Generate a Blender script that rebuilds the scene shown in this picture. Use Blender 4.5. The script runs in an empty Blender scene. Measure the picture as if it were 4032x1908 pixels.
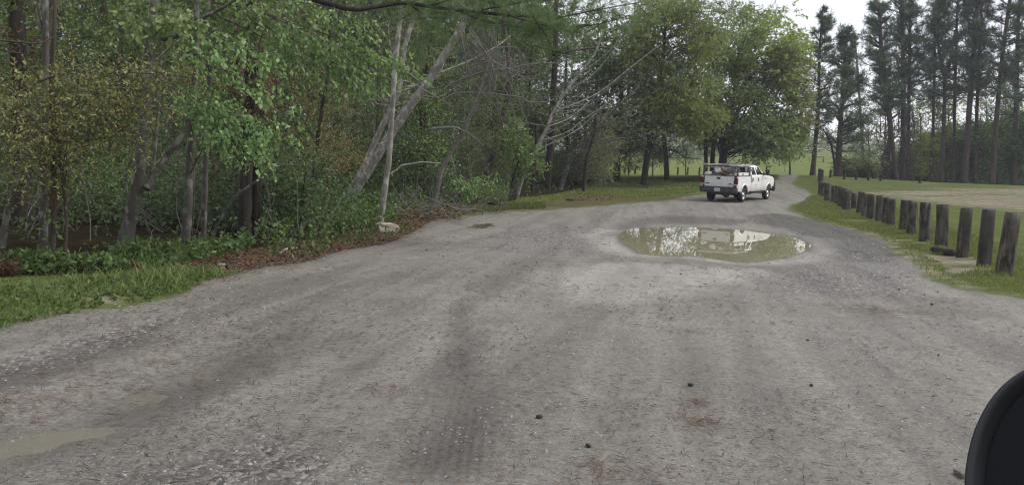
import bpy, math, random
import numpy as np
from mathutils import Vector, Matrix

# ------------------------------------------------------------------ camera
W, HH, F = 4032.0, 1908.0, 3104.0
CAM = np.array([0.0, 0.0, 1.5])
PITCH, ROLL = math.radians(5.67), math.radians(2.4)
_F = np.array([0, math.cos(PITCH), -math.sin(PITCH)])
_R0 = np.array([1.0, 0, 0]); _U0 = np.array([0, math.sin(PITCH), math.cos(PITCH)])
_R = _R0 * math.cos(ROLL) + _U0 * math.sin(ROLL)
_U = -_R0 * math.sin(ROLL) + _U0 * math.cos(ROLL)
scn = bpy.context.scene
col = scn.collection
cd = bpy.data.cameras.new('camera'); cam = bpy.data.objects.new('camera', cd); col.objects.link(cam)
cd.sensor_width = 36.0; cd.sensor_fit = 'HORIZONTAL'; cd.lens = 36.0 * F / W
cd.clip_start = 0.05; cd.clip_end = 3000
cam.matrix_world = Matrix(((_R[0], _U[0], -_F[0], CAM[0]), (_R[1], _U[1], -_F[1], CAM[1]), (_R[2], _U[2], -_F[2], CAM[2]), (0, 0, 0, 1)))
scn.camera = cam

# ------------------------------------------------------------------ sky, sun, exposure
SUN_EL, SUN_AZ = math.radians(50), math.radians(82)      # azimuth from +Y towards +X
wd = bpy.data.worlds.new("World"); scn.world = wd; wd.use_nodes = True
nt = wd.node_tree; nt.nodes.clear()
sky = nt.nodes.new('ShaderNodeTexSky'); sky.sky_type = 'NISHITA'; sky.sun_disc = False
sky.sun_elevation = SUN_EL; sky.sun_rotation = SUN_AZ; sky.air_density = 1.2; sky.dust_density = 3.0; sky.ozone_density = 1.5
tc = nt.nodes.new('ShaderNodeTexCoord'); mp = nt.nodes.new('ShaderNodeMapping'); mp.inputs['Scale'].default_value = (1.5, 1.5, 4.0)
nz = nt.nodes.new('ShaderNodeTexNoise'); nz.inputs['Scale'].default_value = 1.7; nz.inputs['Detail'].default_value = 6
cr = nt.nodes.new('ShaderNodeValToRGB')
cr.color_ramp.elements[0].position = .3; cr.color_ramp.elements[0].color = (5.7, 5.8, 6.5, 1)
cr.color_ramp.elements[1].position = .7; cr.color_ramp.elements[1].color = (7.3, 7.3, 7.6, 1)
mx = nt.nodes.new('ShaderNodeMix'); mx.data_type = 'RGBA'; mx.inputs[0].default_value = .8
bg = nt.nodes.new('ShaderNodeBackground'); bg.inputs['Strength'].default_value = .1
wo = nt.nodes.new('ShaderNodeOutputWorld')
L = nt.links
L.new(tc.outputs['Generated'], mp.inputs['Vector']); L.new(mp.outputs[0], nz.inputs['Vector']); L.new(nz.outputs[0], cr.inputs[0])
L.new(sky.outputs[0], mx.inputs[6]); L.new(cr.outputs[0], mx.inputs[7]); L.new(mx.outputs[2], bg.inputs[0]); L.new(bg.outputs[0], wo.inputs[0])
sd = bpy.data.lights.new('sun', 'SUN'); sd.energy = 1.5; sd.angle = math.radians(20); sd.color = (1, .94, .84)
sun = bpy.data.objects.new('sun', sd); col.objects.link(sun); sun.location = (20, 20, 40)
_sv = Vector((math.sin(SUN_AZ) * math.cos(SUN_EL), math.cos(SUN_AZ) * math.cos(SUN_EL), math.sin(SUN_EL)))
sun.rotation_euler = _sv.to_track_quat('Z', 'Y').to_euler()
scn.view_settings.view_transform = 'Standard'; scn.view_settings.look = 'None'
scn.view_settings.exposure = 0.85; scn.view_settings.gamma = 1.0
scn.render.engine = 'CYCLES'
cy = scn.cycles
cy.max_bounces = 6; cy.diffuse_bounces = 3; cy.glossy_bounces = 3; cy.transmission_bounces = 4; cy.transparent_max_bounces = 8
cy.use_denoising = True; cy.denoising_prefilter = 'ACCURATE'; cy.pixel_filter_type = 'BLACKMAN_HARRIS'; cy.filter_width = 1.25
cy.caustics_reflective = False; cy.caustics_refractive = False

# ------------------------------------------------------------------ small maths helpers
def sst(a, b, t):
    t = np.clip((np.asarray(t, float) - a) / (b - a), 0, 1); return t * t * (3 - 2 * t)
def ray(px, py):
    return _F + _R * ((px - W / 2) / F) - _U * ((py - HH / 2) / F)
def at(px, py, Y):
    """world point seen at a pixel of the photograph, at depth y = Y"""
    r = ray(px, py); return CAM + r * (Y / r[1])
def onplane(px, py, z):
    r = ray(px, py); return CAM + r * ((z - CAM[2]) / r[2])
def _hash(ix, iy, s):
    n = (ix.astype(np.int64) * 374761393 + iy.astype(np.int64) * 668265263 + s * 1442695041) & 0x7fffffff
    n = ((n ^ (n >> 13)) * 1274126177) & 0x7fffffff
    return ((n ^ (n >> 16)) & 0xffff) / 65535.0
def vnoise(x, y, s=0):
    x = np.asarray(x, float); y = np.asarray(y, float)
    ix = np.floor(x); iy = np.floor(y); fx = x - ix; fy = y - iy
    fx = fx * fx * (3 - 2 * fx); fy = fy * fy * (3 - 2 * fy)
    a = _hash(ix, iy, s); b = _hash(ix + 1, iy, s); c = _hash(ix, iy + 1, s); d = _hash(ix + 1, iy + 1, s)
    return (a * (1 - fx) + b * fx) * (1 - fy) + (c * (1 - fx) + d * fx) * fy
def fbm(x, y, s=0, o=4):
    r = 0; a = .5
    for k in range(o):
        r = r + a * vnoise(x * 2 ** k + 17.3 * k, y * 2 ** k - 9.1 * k, s + k); a *= .5
    return r
def sdf(poly, x, y):
    """signed distance to a closed polygon (negative inside)"""
    poly = np.asarray(poly, float); x = np.asarray(x, float); y = np.asarray(y, float)
    d = np.full(x.shape, 1e9); inside = np.zeros(x.shape, bool); n = len(poly)
    for i in range(n):
        ax, ay = poly[i]; bx, by = poly[(i + 1) % n]
        ex, ey = bx - ax, by - ay; L2 = ex * ex + ey * ey + 1e-12
        t = np.clip(((x - ax) * ex + (y - ay) * ey) / L2, 0, 1)
        d = np.minimum(d, (x - ax - t * ex) ** 2 + (y - ay - t * ey) ** 2)
        c = ((ay > y) != (by > y)) & (x < (bx - ax) * (y - ay) / (by - ay + 1e-12) + ax)
        inside ^= c
    d = np.sqrt(d); return np.where(inside, -d, d)
def smooth_poly(p, it=2):
    p = np.asarray(p, float)
    for _ in range(it):
        q = np.roll(p, -1, 0); p = np.stack([p * .75 + q * .25, p * .25 + q * .75], 1).reshape(-1, 2)
    return p

# ------------------------------------------------------------------ terrain height
WZ = -0.38                                                     # water level of the large puddle
PUD_PX = [(285, 235), (350, 190), (450, 162), (650, 161), (950, 160), (1170, 166), (1300, 178), (1560, 215), (1780, 245), (1860, 280), (1910, 310),
          (1880, 342), (1800, 380), (1600, 435), (1450, 455), (1310, 462), (1160, 440), (1000, 415), (850, 398), (800, 406), (700, 402), (500, 395), (420, 360), (320, 300)]
PUD = smooth_poly([onplane(2300 + x / 2.147, 820 + y / 2.147, WZ)[:2] for x, y in PUD_PX], 1)
_bx, _by = at(3120, 700, 69)[:2]
def Hbase(x, y):
    x = np.asarray(x, float); y = np.asarray(y, float)
    d = np.hypot(x, y); az = np.degrees(np.arctan2(x, np.maximum(y, 1e-6)))
    cap = .95 + .5 * sst(9, 21, az)
    z = cap * sst(38, 92, d)
    z = z + (4.0 + 2.7 * np.exp(-((az - 20.5) / 5.5) ** 2)) * sst(100, 235, d)
    z = z + .55 * np.exp(-((x - _bx) ** 2 + (y - _by) ** 2) / (2 * 8.0 ** 2))
    # the wood stands on slightly uneven lower ground
    z = z + .25 * (fbm(x * .11, y * .11, 5) - .5) * sst(14, 30, d)
    return z
def Hpud(x, y):
    near = (np.abs(x - 5) < 22) & (np.abs(y - 20) < 25)
    x_ = np.where(near, x, 500.0); y_ = np.where(near, y, 500.0)
    s = sdf(PUD, x_, y_)
    so = np.maximum(s, 0)
    out = -.36 * np.exp(-(so / 4.2) ** 1.5) + .0
    inn = -.06 * sst(0, 1.2, -s) - .035 * sst(-.12, .12, -s)
    return np.where(near, out + inn, 0) * 1.0
_pc = PUD.mean(0)
SMALL = {}                                                     # name -> (polygon, z)
def H0(x, y):
    return Hbase(x, y) + Hpud(np.asarray(x, float), np.asarray(y, float))
def G(px, py, hf=None):
    """ground point seen at a pixel"""
    r = ray(px, py); t = np.concatenate([np.linspace(.5, 60, 1200), np.linspace(60.2, 420, 1400)])
    p = CAM[None] + r[None] * t[:, None]
    f = p[:, 2] - (hf or H0)(p[:, 0], p[:, 1])
    k = np.argmax(f < 0)
    if f[k] >= 0: k = len(t) - 1
    a = f[k - 1] / (f[k - 1] - f[k]) if k > 0 else 0
    tt = t[k - 1] + (t[k] - t[k - 1]) * a if k > 0 else t[0]
    q = CAM + r * tt; q[2] = float((hf or H0)(q[0], q[1])); return q
def Gp(pts): return np.array([G(a, b)[:2] for a, b in pts])
def hz(x, y): return float(H0(np.array(float(x)), np.array(float(y))))

SP = {'far': [(1823, 880), (1860, 872), (1925, 871), (1968, 877), (1960, 886), (1900, 891), (1840, 890)],
      'mid': [(726, 1470), (745, 1450), (800, 1438), (850, 1441), (868, 1452), (850, 1472), (800, 1480), (745, 1480)],
      'streak': [(390, 1612), (440, 1590), (520, 1570), (600, 1545), (670, 1534), (688, 1540), (640, 1566), (560, 1592), (520, 1612), (420, 1634)],
      'near': [(-160, 1764), (0, 1733), (120, 1716), (220, 1700), (330, 1684), (412, 1676), (406, 1688), (330, 1700), (230, 1718), (120, 1742), (20, 1764), (-160, 1788)]}
SPOLY = {k: smooth_poly(Gp(v), 2) for k, v in SP.items()}
SZ = {k: min(hz(*p) for p in v) - .034 for k, v in SPOLY.items()}
def H(x, y):
    z = H0(x, y)
    for k, pl in SPOLY.items():
        c = pl.mean(0); R = np.hypot(*(pl - c).T).max() + 1.5
        m = np.hypot(x - c[0], y - c[1]) < R
        if not np.any(m): continue
        s = sdf(pl, np.where(m, x, 1e4), np.where(m, y, 1e4))
        s = s + np.where(s > -.9, .70 * (fbm(x * 3.1, y * 3.1, 91, 4) - .33), 0); w = np.exp(-(np.maximum(s, 0) / .35) ** 2) * m
        z = z * (1 - w) + (SZ[k] + .010 * np.minimum(np.maximum(s, -.6) / .3, 1)) * w
    return z
# ------------------------------------------------------------------ node helpers
def new_mat(name):
    m = bpy.data.materials.new(name); m.use_nodes = True
    t = m.node_tree; t.nodes.clear()
    o = t.nodes.new('ShaderNodeOutputMaterial'); p = t.nodes.new('ShaderNodeBsdfPrincipled')
    t.links.new(p.outputs[0], o.inputs[0]); return m, t, p, o
def N(t, typ, **kw):
    n = t.nodes.new('ShaderNode' + typ)
    for k, v in kw.items(): setattr(n, k, v)
    return n
def ramp(t, src, stops, interp='LINEAR'):
    r = N(t, 'ValToRGB'); e = r.color_ramp.elements; r.color_ramp.interpolation = interp
    while len(e) < len(stops): e.new(.5)
    for k, (p, c) in enumerate(stops):
        e[k].position = p; e[k].color = (c[0], c[1], c[2], 1) if not np.isscalar(c) else (c, c, c, 1)
    t.links.new(src, r.inputs[0]); return r.outputs[0]
def mix(t, fac, a, b, mode='MIX'):
    m = N(t, 'Mix', data_type='RGBA', blend_type=mode)
    for i, v in ((0, fac), (6, a), (7, b)):
        if hasattr(v, 'links'): t.links.new(v, m.inputs[i])
        elif i == 0: m.inputs[0].default_value = v
        else: m.inputs[i].default_value = (v[0], v[1], v[2], 1)
    return m.outputs[2]
def math_(t, op, a, b=0.0, c=0.0, clamp=False):
    m = N(t, 'Math', operation=op, use_clamp=clamp)
    for i, v in enumerate((a, b, c)):
        if hasattr(v, 'links'): t.links.new(v, m.inputs[i])
        else: m.inputs[i].default_value = v
    return m.outputs[0]
def noise(t, vec, scale, detail=4, rough=.55, dist=0):
    n = N(t, 'TexNoise'); n.inputs['Scale'].default_value = scale; n.inputs['Detail'].default_value = detail
    n.inputs['Roughness'].default_value = rough; n.inputs['Distortion'].default_value = dist
    if vec is not None: t.links.new(vec, n.inputs['Vector'])
    return n.outputs[0]
def coords(t, which='Object', scale=None):
    c = N(t, 'TexCoord').outputs[which]
    if scale:
        m = N(t, 'Mapping'); m.inputs['Scale'].default_value = scale; t.links.new(c, m.inputs[0]); return m.outputs[0]
    return c
def bump(t, p, h, strength=.5, dist=.02):
    b = N(t, 'Bump'); b.inputs['Strength'].default_value = strength; b.inputs['Distance'].default_value = dist
    t.links.new(h, b.inputs['Height']); t.links.new(b.outputs[0], p.inputs['Normal'])
MAT = {}
def simple(name, colr, rough=.5, metal=0.0, var=.0, scale=8.0, spec=.5, coat=0):
    m, t, p, o = new_mat(name)
    p.inputs['Roughness'].default_value = rough; p.inputs['Metallic'].default_value = metal
    p.inputs['Specular IOR Level'].default_value = spec; p.inputs['Coat Weight'].default_value = coat
    if var:
        n = noise(t, coords(t), scale, 5)
        c = ramp(t, n, [(.3, [max(0, v * (1 - var)) for v in colr]), (.7, [v * (1 + var) for v in colr])])
        t.links.new(c, p.inputs['Base Color'])
        t.links.new(ramp(t, n, [(.2, rough * .8), (.8, min(1, rough * 1.15))]), p.inputs['Roughness'])
    else: p.inputs['Base Color'].default_value = (*colr, 1)
    MAT[name] = m; return m
def leaf_mat(name, cols, trans=.3, rough=.5, vary=.25, gain=1.65):
    cols = [tuple(min(.6, v * gain) for v in c) for c in cols]
    m, t, p, o = new_mat(name)
    g = N(t, 'NewGeometry'); oi = N(t, 'ObjectInfo')
    n = len(cols)
    c = ramp(t, g.outputs['Random Per Island'], [((k + .0) / max(1, n - 1), cc) for k, cc in enumerate(cols)])
    hs = N(t, 'HueSaturation')
    t.links.new(math_(t, 'MULTIPLY_ADD', oi.outputs['Random'], .03, .485), hs.inputs['Hue'])
    t.links.new(math_(t, 'MULTIPLY_ADD', oi.outputs['Random'], vary * 2, 1 - vary), hs.inputs['Value'])
    t.links.new(c, hs.inputs['Color'])
    t.links.new(hs.outputs[0], p.inputs['Base Color'])
    p.inputs['Roughness'].default_value = rough; p.inputs['Specular IOR Level'].default_value = .35
    tr = N(t, 'BsdfTranslucent'); t.links.new(mix(t, 1.0, hs.outputs[0], (1.0, 1.15, .55), 'MULTIPLY'), tr.inputs[0])
    ms = N(t, 'MixShader'); ms.inputs[0].default_value = trans
    t.links.new(p.outputs[0], ms.inputs[1]); t.links.new(tr.outputs[0], ms.inputs[2]); t.links.new(ms.outputs[0], o.inputs[0])
    MAT[name] = m; return m
def bark_mat(name, dark, light, zs=.12, sc=14, lichen=None, rough=.9):
    m, t, p, o = new_mat(name)
    v = coords(t, 'Object', (1, 1, zs))
    a = noise(t, v, sc, 6, .65); b = noise(t, coords(t), 3.0, 3)
    c = ramp(t, a, [(.35, dark), (.65, light)])
    c = mix(t, math_(t, 'MULTIPLY', b, .6), c, [x * .55 for x in dark])
    if lichen:
        l = noise(t, coords(t, 'Object', (1, 1, .6)), 9, 4)
        c = mix(t, ramp(t, l, [(.52, 0), (.62, .75)]), c, lichen)
    t.links.new(c, p.inputs['Base Color']); p.inputs['Roughness'].default_value = rough; p.inputs['Specular IOR Level'].default_value = .2
    bump(t, p, a, .7, .03); MAT[name] = m; return m

leaf_mat('leaf_green', [(.045, .075, .025), (.068, .105, .034), (.095, .135, .042), (.13, .165, .055)])
leaf_mat('leaf_bright', [(.070, .120, .042), (.110, .175, .058), (.150, .215, .082), (.21, .275, .125)], .35, gain=1.4)
leaf_mat('leaf_dark', [(.028, .048, .022), (.042, .070, .028), (.060, .092, .036)])
leaf_mat('leaf_olive', [(.092, .108, .042), (.122, .132, .050), (.148, .146, .058), (.155, .122, .05), (.088, .118, .042)])
leaf_mat('leaf_brown', [(.095, .066, .036), (.135, .090, .048), (.175, .12, .065), (.09, .09, .034)])
leaf_mat('leaf_rust', [(.060, .038, .026), (.095, .056, .036), (.135, .08, .05), (.07, .06, .03)], .25)
leaf_mat('leaf_spring', [(.10, .13, .030), (.15, .18, .05), (.20, .215, .07), (.12, .16, .045)], .5, gain=1.65)
leaf_mat('leaf_hazel', [(.108, .140, .062), (.140, .170, .078), (.155, .162, .085), (.098, .140, .062)], .5, gain=1.65)
leaf_mat('needle', [(.032, .056, .038), (.048, .078, .048), (.068, .100, .058)], .25)
leaf_mat('needle_near', [(.045, .072, .034), (.070, .102, .044), (.098, .130, .060)], .3)
leaf_mat('leaf_low', [(.050, .090, .030), (.080, .135, .042), (.125, .185, .062), (.06, .085, .03)], .35, gain=1.2)
leaf_mat('grass_blade', [(.075, .120, .032), (.108, .158, .044), (.15, .195, .058), (.18, .18, .075)], .3, .6, gain=1.0)
leaf_mat('grass_dry', [(.115, .165, .045), (.165, .205, .06), (.24, .22, .085)], .3, .6, gain=1.1)
leaf_mat('straw', [(.095, .048, .030), (.145, .074, .044), (.17, .095, .058), (.05, .028, .02)], .1, .8, gain=.8)
leaf_mat('dead_leaf', [(.13, .07, .035), (.20, .115, .06), (.10, .045, .025), (.22, .15, .085)], .1, .8, gain=.75)
leaf_mat('moss', [(.07, .065, .05), (.10, .09, .075), (.05, .05, .04)], .2, .9)
bark_mat('bark_gray', (.060, .056, .047), (.140, .130, .112), .3, 9, (.22, .22, .195))
bark_mat('bark_pale', (.18, .17, .145), (.34, .325, .285), .4, 8, (.43, .42, .38))
bark_mat('bark_dark', (.022, .018, .016), (.07, .055, .046))
bark_mat('bark_brown', (.048, .037, .030), (.120, .096, .077))
bark_mat('bark_pine', (.045, .033, .030), (.115, .085, .075), .25, 7)
bark_mat('bark_twig', (.12, .11, .095), (.24, .225, .20), 1, 12)
bark_mat('bark_bleached', (.30, .285, .25), (.46, .44, .40), .3, 10)
def post_mat():
    m, t, p, o = new_mat('post_wood'); MAT['post_wood'] = m; oi = N(t, 'ObjectInfo')
    v = N(t, 'VectorMath', operation='ADD'); t.links.new(coords(t), v.inputs[0]); cmb = N(t, 'CombineXYZ'); t.links.new(math_(t, 'MULTIPLY', oi.outputs['Random'], 40.0), cmb.inputs[2]); t.links.new(cmb.outputs[0], v.inputs[1])
    mp = N(t, 'Mapping'); mp.inputs['Scale'].default_value = (1, 1, .07); t.links.new(v.outputs[0], mp.inputs[0])
    a = noise(t, mp.outputs[0], 16, 5, .6); mp2 = N(t, 'Mapping'); mp2.inputs['Scale'].default_value = (1, 1, .35); t.links.new(v.outputs[0], mp2.inputs[0])
    b = noise(t, mp2.outputs[0], 6.5, 6, .7); c0 = noise(t, v.outputs[0], 2.2, 3)
    c = ramp(t, a, [(.32, (.050, .044, .038)), (.5, (.108, .095, .079)), (.68, (.178, .158, .132))])
    c = mix(t, ramp(t, b, [(.46, 0), (.58, .85)]), c, (.020, .018, .017)); c = mix(t, ramp(t, c0, [(.5, 0), (.66, .6)]), c, (.075, .078, .055))
    c = mix(t, math_(t, 'MULTIPLY', oi.outputs['Random'], .55), c, (.035, .032, .030))
    t.links.new(c, p.inputs['Base Color']); p.inputs['Roughness'].default_value = .9; p.inputs['Specular IOR Level'].default_value = .2; bump(t, p, math_(t, 'ADD', a, math_(t, 'MULTIPLY', b, .7)), .8, .03)
post_mat()

# ------------------------------------------------------------------ mesh helpers
class MB:
    def __init__(s): s.V = []; s.Q = []; s.T = []; s.n = 0
    def add(s, V, Q=None, T=None):
        V = np.asarray(V, np.float32).reshape(-1, 3)
        if Q is not None and len(Q): s.Q.append(np.asarray(Q, np.int32).reshape(-1, 4) + s.n)
        if T is not None and len(T): s.T.append(np.asarray(T, np.int32).reshape(-1, 3) + s.n)
        s.V.append(V); s.n += len(V)
    def mesh(s, name, mat=None, smooth=False):
        V = np.concatenate(s.V) if s.V else np.zeros((0, 3), np.float32)
        Q = np.concatenate(s.Q) if s.Q else np.zeros((0, 4), np.int32)
        T = np.concatenate(s.T) if s.T else np.zeros((0, 3), np.int32)
        me = bpy.data.meshes.new(name)
        me.vertices.add(len(V)); me.vertices.foreach_set('co', V.ravel())
        me.loops.add(Q.size + T.size); me.loops.foreach_set('vertex_index', np.concatenate([Q.ravel(), T.ravel()]))
        me.polygons.add(len(Q) + len(T))
        ls = np.concatenate([np.arange(len(Q)) * 4, Q.size + np.arange(len(T)) * 3]).astype(np.int32)
        me.polygons.foreach_set('loop_start', ls)
        if smooth: me.polygons.foreach_set('use_smooth', np.ones(len(Q) + len(T), bool))
        me.update(calc_edges=True)
        if mat: me.materials.append(MAT[mat] if isinstance(mat, str) else mat)
        return me
    def build(s, name, mat=None, parent=None, smooth=False, origin=None):
        if origin is not None:
            o3 = np.asarray(origin, np.float32); s.V = [v - o3 for v in s.V]
        o = bpy.data.objects.new(name, s.mesh(name, mat, smooth)); col.objects.link(o)
        if origin is not None: o.location = [float(v) for v in origin]
        if parent: o.parent = parent
        return o
def norm(v):
    v = np.asarray(v, float); return v / (np.linalg.norm(v, axis=-1, keepdims=True) + 1e-9)
def tube(mb, P, R, k=7, cap=True):
    P = np.asarray(P, float); R = np.broadcast_to(np.asarray(R, float), (len(P),))
    T = norm(np.gradient(P, axis=0)); ref = np.array([0.3, 1, .2]) if abs(T[0][1]) < .8 else np.array([1, .2, .1])
    n = len(P); V = np.zeros((n, k, 3)); a = np.arange(k) * 2 * math.pi / k; u = None
    for i in range(n):
        if u is None: u = norm(np.cross(T[i], ref))
        u = norm(u - T[i] * np.dot(u, T[i])); w = np.cross(T[i], u)
        V[i] = P[i] + R[i] * (np.cos(a)[:, None] * u + np.sin(a)[:, None] * w)
    i, j = np.meshgrid(np.arange(n - 1), np.arange(k), indexing='ij'); j2 = (j + 1) % k
    Q = np.stack([i * k + j, i * k + j2, (i + 1) * k + j2, (i + 1) * k + j], -1).reshape(-1, 4)
    V = V.reshape(-1, 3); Tt = []
    if cap:
        V = np.concatenate([V, P[-1:] + T[-1:] * R[-1] * .3, P[:1]])
        e = (n - 1) * k; c = n * k
        Tt = [(e + q, e + (q + 1) % k, c) for q in range(k)] + [((q + 1) % k, q, c + 1) for q in range(k)]
    mb.add(V, Q, Tt)
def prisms(mb, S, E, r0, r1):
    n = len(S)
    if not n: return
    D = norm(E - S); ref = np.where(np.abs(D[:, 2:3]) < .8, np.array([[0, 0, 1.]]), np.array([[1., 0, 0]]))
    u = norm(np.cross(D, ref)); w = np.cross(D, u)
    V = np.zeros((n, 2, 3, 3))
    for q in range(3):
        a = q * 2 * math.pi / 3; d = math.cos(a) * u + math.sin(a) * w
        V[:, 0, q] = S + d * np.reshape(r0, (-1, 1)); V[:, 1, q] = E + d * np.reshape(r1, (-1, 1))
    b = np.arange(n)[:, None] * 6
    Q = np.concatenate([np.stack([b[:, 0] + q, b[:, 0] + (q + 1) % 3, b[:, 0] + 3 + (q + 1) % 3, b[:, 0] + 3 + q], -1) for q in range(3)])
    mb.add(V.reshape(-1, 3), Q)
def leafq(mb, P, A, Nn, Ln, Wd, shape=.45):
    """one pointed leaf per row: base, two shoulders, tip"""
    n = len(P)
    if not n: return
    A = norm(A); S = norm(np.cross(A, Nn)); Ln = np.reshape(np.broadcast_to(Ln, (n,)), (-1, 1)); Wd = np.reshape(np.broadcast_to(Wd, (n,)), (-1, 1))
    m = P + A * Ln * shape
    V = np.stack([P, m + S * Wd * .5, P + A * Ln, m - S * Wd * .5], 1)
    mb.add(V.reshape(-1, 3), np.arange(n * 4).reshape(-1, 4))
def limb(rng, p, d, length, n=6, wob=.18, lift=.0):
    P = [np.array(p, float)]; d = norm(d)
    for i in range(n):
        d = norm(d + rng.normal(0, wob, 3) + np.array([0, 0, lift])); P.append(P[-1] + d * length / n)
    return np.array(P)
def spline(P, n=24):
    P = np.asarray(P, float); m = len(P)
    t = np.linspace(0, m - 1, n); i = np.clip(t.astype(int), 0, m - 2); f = (t - i)[:, None]
    g = lambda k: P[np.clip(k, 0, m - 1)]
    p0, p1, p2, p3 = g(i - 1), g(i), g(i + 1), g(i + 2)
    return .5 * (2 * p1 + (p2 - p0) * f + (2 * p0 - 5 * p1 + 4 * p2 - p3) * f * f + (3 * p1 - p0 - 3 * p2 + p3) * f ** 3)

def twigs(lv, wd, rng, S, D, tl, nl, ls, lw, droop=.4, sag=.15, twig_r=.004, flat=.6):
    """leafy twigs: starts S, directions D, lengths tl; nl leaves each"""
    n = len(S); D = norm(D); tl = np.broadcast_to(tl, (n,)).reshape(-1, 1)
    E = S + D * tl; E[:, 2] -= sag * tl[:, 0]
    if wd is not None: prisms(wd, S, E, np.full(n, twig_r), np.full(n, twig_r * .4))
    if nl <= 0: return
    t = (np.arange(nl)[None] + rng.random((n, nl))) / nl
    P = S[:, None] + D[:, None] * (tl * t)[..., None]; P[..., 2] -= sag * tl * t ** 2
    r = rng.normal(0, 1, (n, nl, 3))
    A = norm(D[:, None] * .5 + r * .55 + np.array([0, 0, -droop]))
    Nn = norm(rng.normal(0, flat, (n, nl, 3)) + np.array([0, 0, 1.0]))
    sz = (ls * rng.uniform(.45, 1.45, n * nl))
    leafq(lv, P.reshape(-1, 3), A.reshape(-1, 3), Nn.reshape(-1, 3), sz, sz * lw)
def blob(lv, wd, rng, c, r, nt, tl, nl, ls, lw=.55, droop=.4, hollow=.35, sag=.15, twig_r=.004, up=.15):
    """a leaf clump: twigs spread through an ellipsoid, pointing outwards"""
    c = np.asarray(c, float); r = np.broadcast_to(np.asarray(r, float), (3,))
    d = norm(rng.normal(0, 1, (nt, 3))); q = (hollow + (1 - hollow) * rng.random(nt) ** .5)[:, None]
    S = c + d * q * r; D = d * np.array([1, 1, .5]) + rng.normal(0, .5, (nt, 3)) + np.array([0, 0, up])
    twigs(lv, wd, rng, S, D, tl * rng.uniform(.6, 1.3, nt), nl, ls, lw, droop, sag, twig_r)
def nearest(P, c, below=.6):
    d = np.linalg.norm((P - c) * np.array([1, 1, .7]), axis=1) + np.where(P[:, 2] > c[2] - below, (P[:, 2] - c[2] + below) * 2.0, 0)
    return int(np.argmin(d))
def tufts(lv, rng, C, D, nn=10, ln=.25, wd=.02, spread=.75):
    n = len(C); D = norm(D)
    A = norm(D[:, None] * .75 + rng.normal(0, spread, (n, nn, 3)) * .7)
    P = np.repeat(C[:, None], nn, 1)
    Nn = rng.normal(0, 1, (n, nn, 3)); sz = ln * rng.uniform(.7, 1.2, n * nn)
    leafq(lv, P.reshape(-1, 3), A.reshape(-1, 3), Nn.reshape(-1, 3), sz, np.full(n * nn, wd), .5)

# ------------------------------------------------------------------ naming helpers
def tag(o, label=None, cat=None, group=None, kind=None):
    if label: o['label'] = label
    if cat: o['category'] = cat
    if group: o['group'] = group
    if kind: o['kind'] = kind
    return o
def empty(name, loc, rz=0.0):
    o = bpy.data.objects.new(name, None); col.objects.link(o); o.location = [float(v) for v in loc]; o.rotation_euler = (0, 0, rz)
    o.empty_display_size = .2; return o
def copy_tree(src, loc, rz, sc, label, group):
    r = src.copy(); col.objects.link(r); r.location = [float(v) for v in loc]; r.rotation_euler = (0, 0, rz); r.scale = (sc[0], sc[0], sc[1])
    r['label'] = label; r['group'] = group
    for ch in src.children:
        c = ch.copy(); col.objects.link(c); c.parent = r
        for g in ch.children:
            e = g.copy(); col.objects.link(e); e.parent = c
    return r
# ------------------------------------------------------------------ ground layout (world polygons found on the terrain)
LOT = np.concatenate([Gp([(-420, 1400), (0, 1290), (150, 1262), (300, 1225), (450, 1205), (560, 1186), (690, 1160), (735, 1130), (800, 1095), (860, 1078), (910, 1050),
    (1100, 1035), (1300, 992), (1480, 968), (1590, 925), (1680, 876), (1850, 846), (2000, 838), (2200, 822), (2450, 803), (2600, 792), (2700, 772), (2830, 758),
    (2950, 742), (3040, 722), (3066, 703), (3076, 686)]), [at(3060, 684, 76)[:2], at(3000, 683, 80)[:2], at(3000, 681, 84)[:2], at(3150, 682.5, 84)[:2]],
    Gp([(3146, 690), (3132, 706), (3116, 722), (3128, 734), (3175, 748), (3196, 765), (3180, 784), (3110, 806), (3100, 826),
    (3200, 866), (3330, 896), (3440, 930), (3530, 985), (3585, 1040), (3650, 1090), (3760, 1130), (3880, 1150), (4032, 1172), (4500, 1260)]),
    [(16, 5), (20, -3), (22, -30), (-24, -30), (-20, 3)]])
VERGE = np.concatenate([Gp([(-420, 1400), (0, 1300), (300, 1230), (560, 1190), (735, 1150), (870, 1085), (860, 1050), (700, 1055), (560, 1080), (300, 1086), (0, 1100), (-420, 1130)])])
STRAW = np.concatenate([Gp([(560, 1085), (740, 1120), (880, 1080), (1000, 1060), (1200, 1030), (1340, 990), (1500, 965), (1630, 915), (1700, 868), (1860, 838), (1850, 812), (1700, 830),
    (1560, 868), (1450, 905), (1300, 932), (1150, 960), (1000, 985), (850, 1000), (650, 1040)])])
LITTER2 = Gp([(1950, 835), (2200, 822), (2450, 800), (2700, 785), (2740, 770), (2500, 778), (2300, 762), (2150, 790), (1960, 812)])
WOOD = np.concatenate([Gp([(-420, 1120), (0, 1095), (300, 1082), (560, 1078), (700, 1050), (880, 1030), (1100, 985), (1300, 940), (1500, 895), (1580, 860), (1750, 820), (1950, 800), (2100, 785), (2290, 752)]),
    [at(2330, 730, 62)[:2], at(2330, 700, 92)[:2], (-30, 105), (-70, 60), (-60, 8)]])
DARKG = Gp([(2960, 850), (3060, 842), (3180, 862), (3300, 895), (3420, 935), (3490, 985), (3500, 1030), (3380, 1030), (3270, 960), (3130, 900), (3000, 878)])
DARK2 = Gp([(2480, 860), (2600, 846), (2760, 850), (2980, 868), (2900, 885), (2600, 880), (2440, 905), (2400, 935), (2440, 880)])
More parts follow.
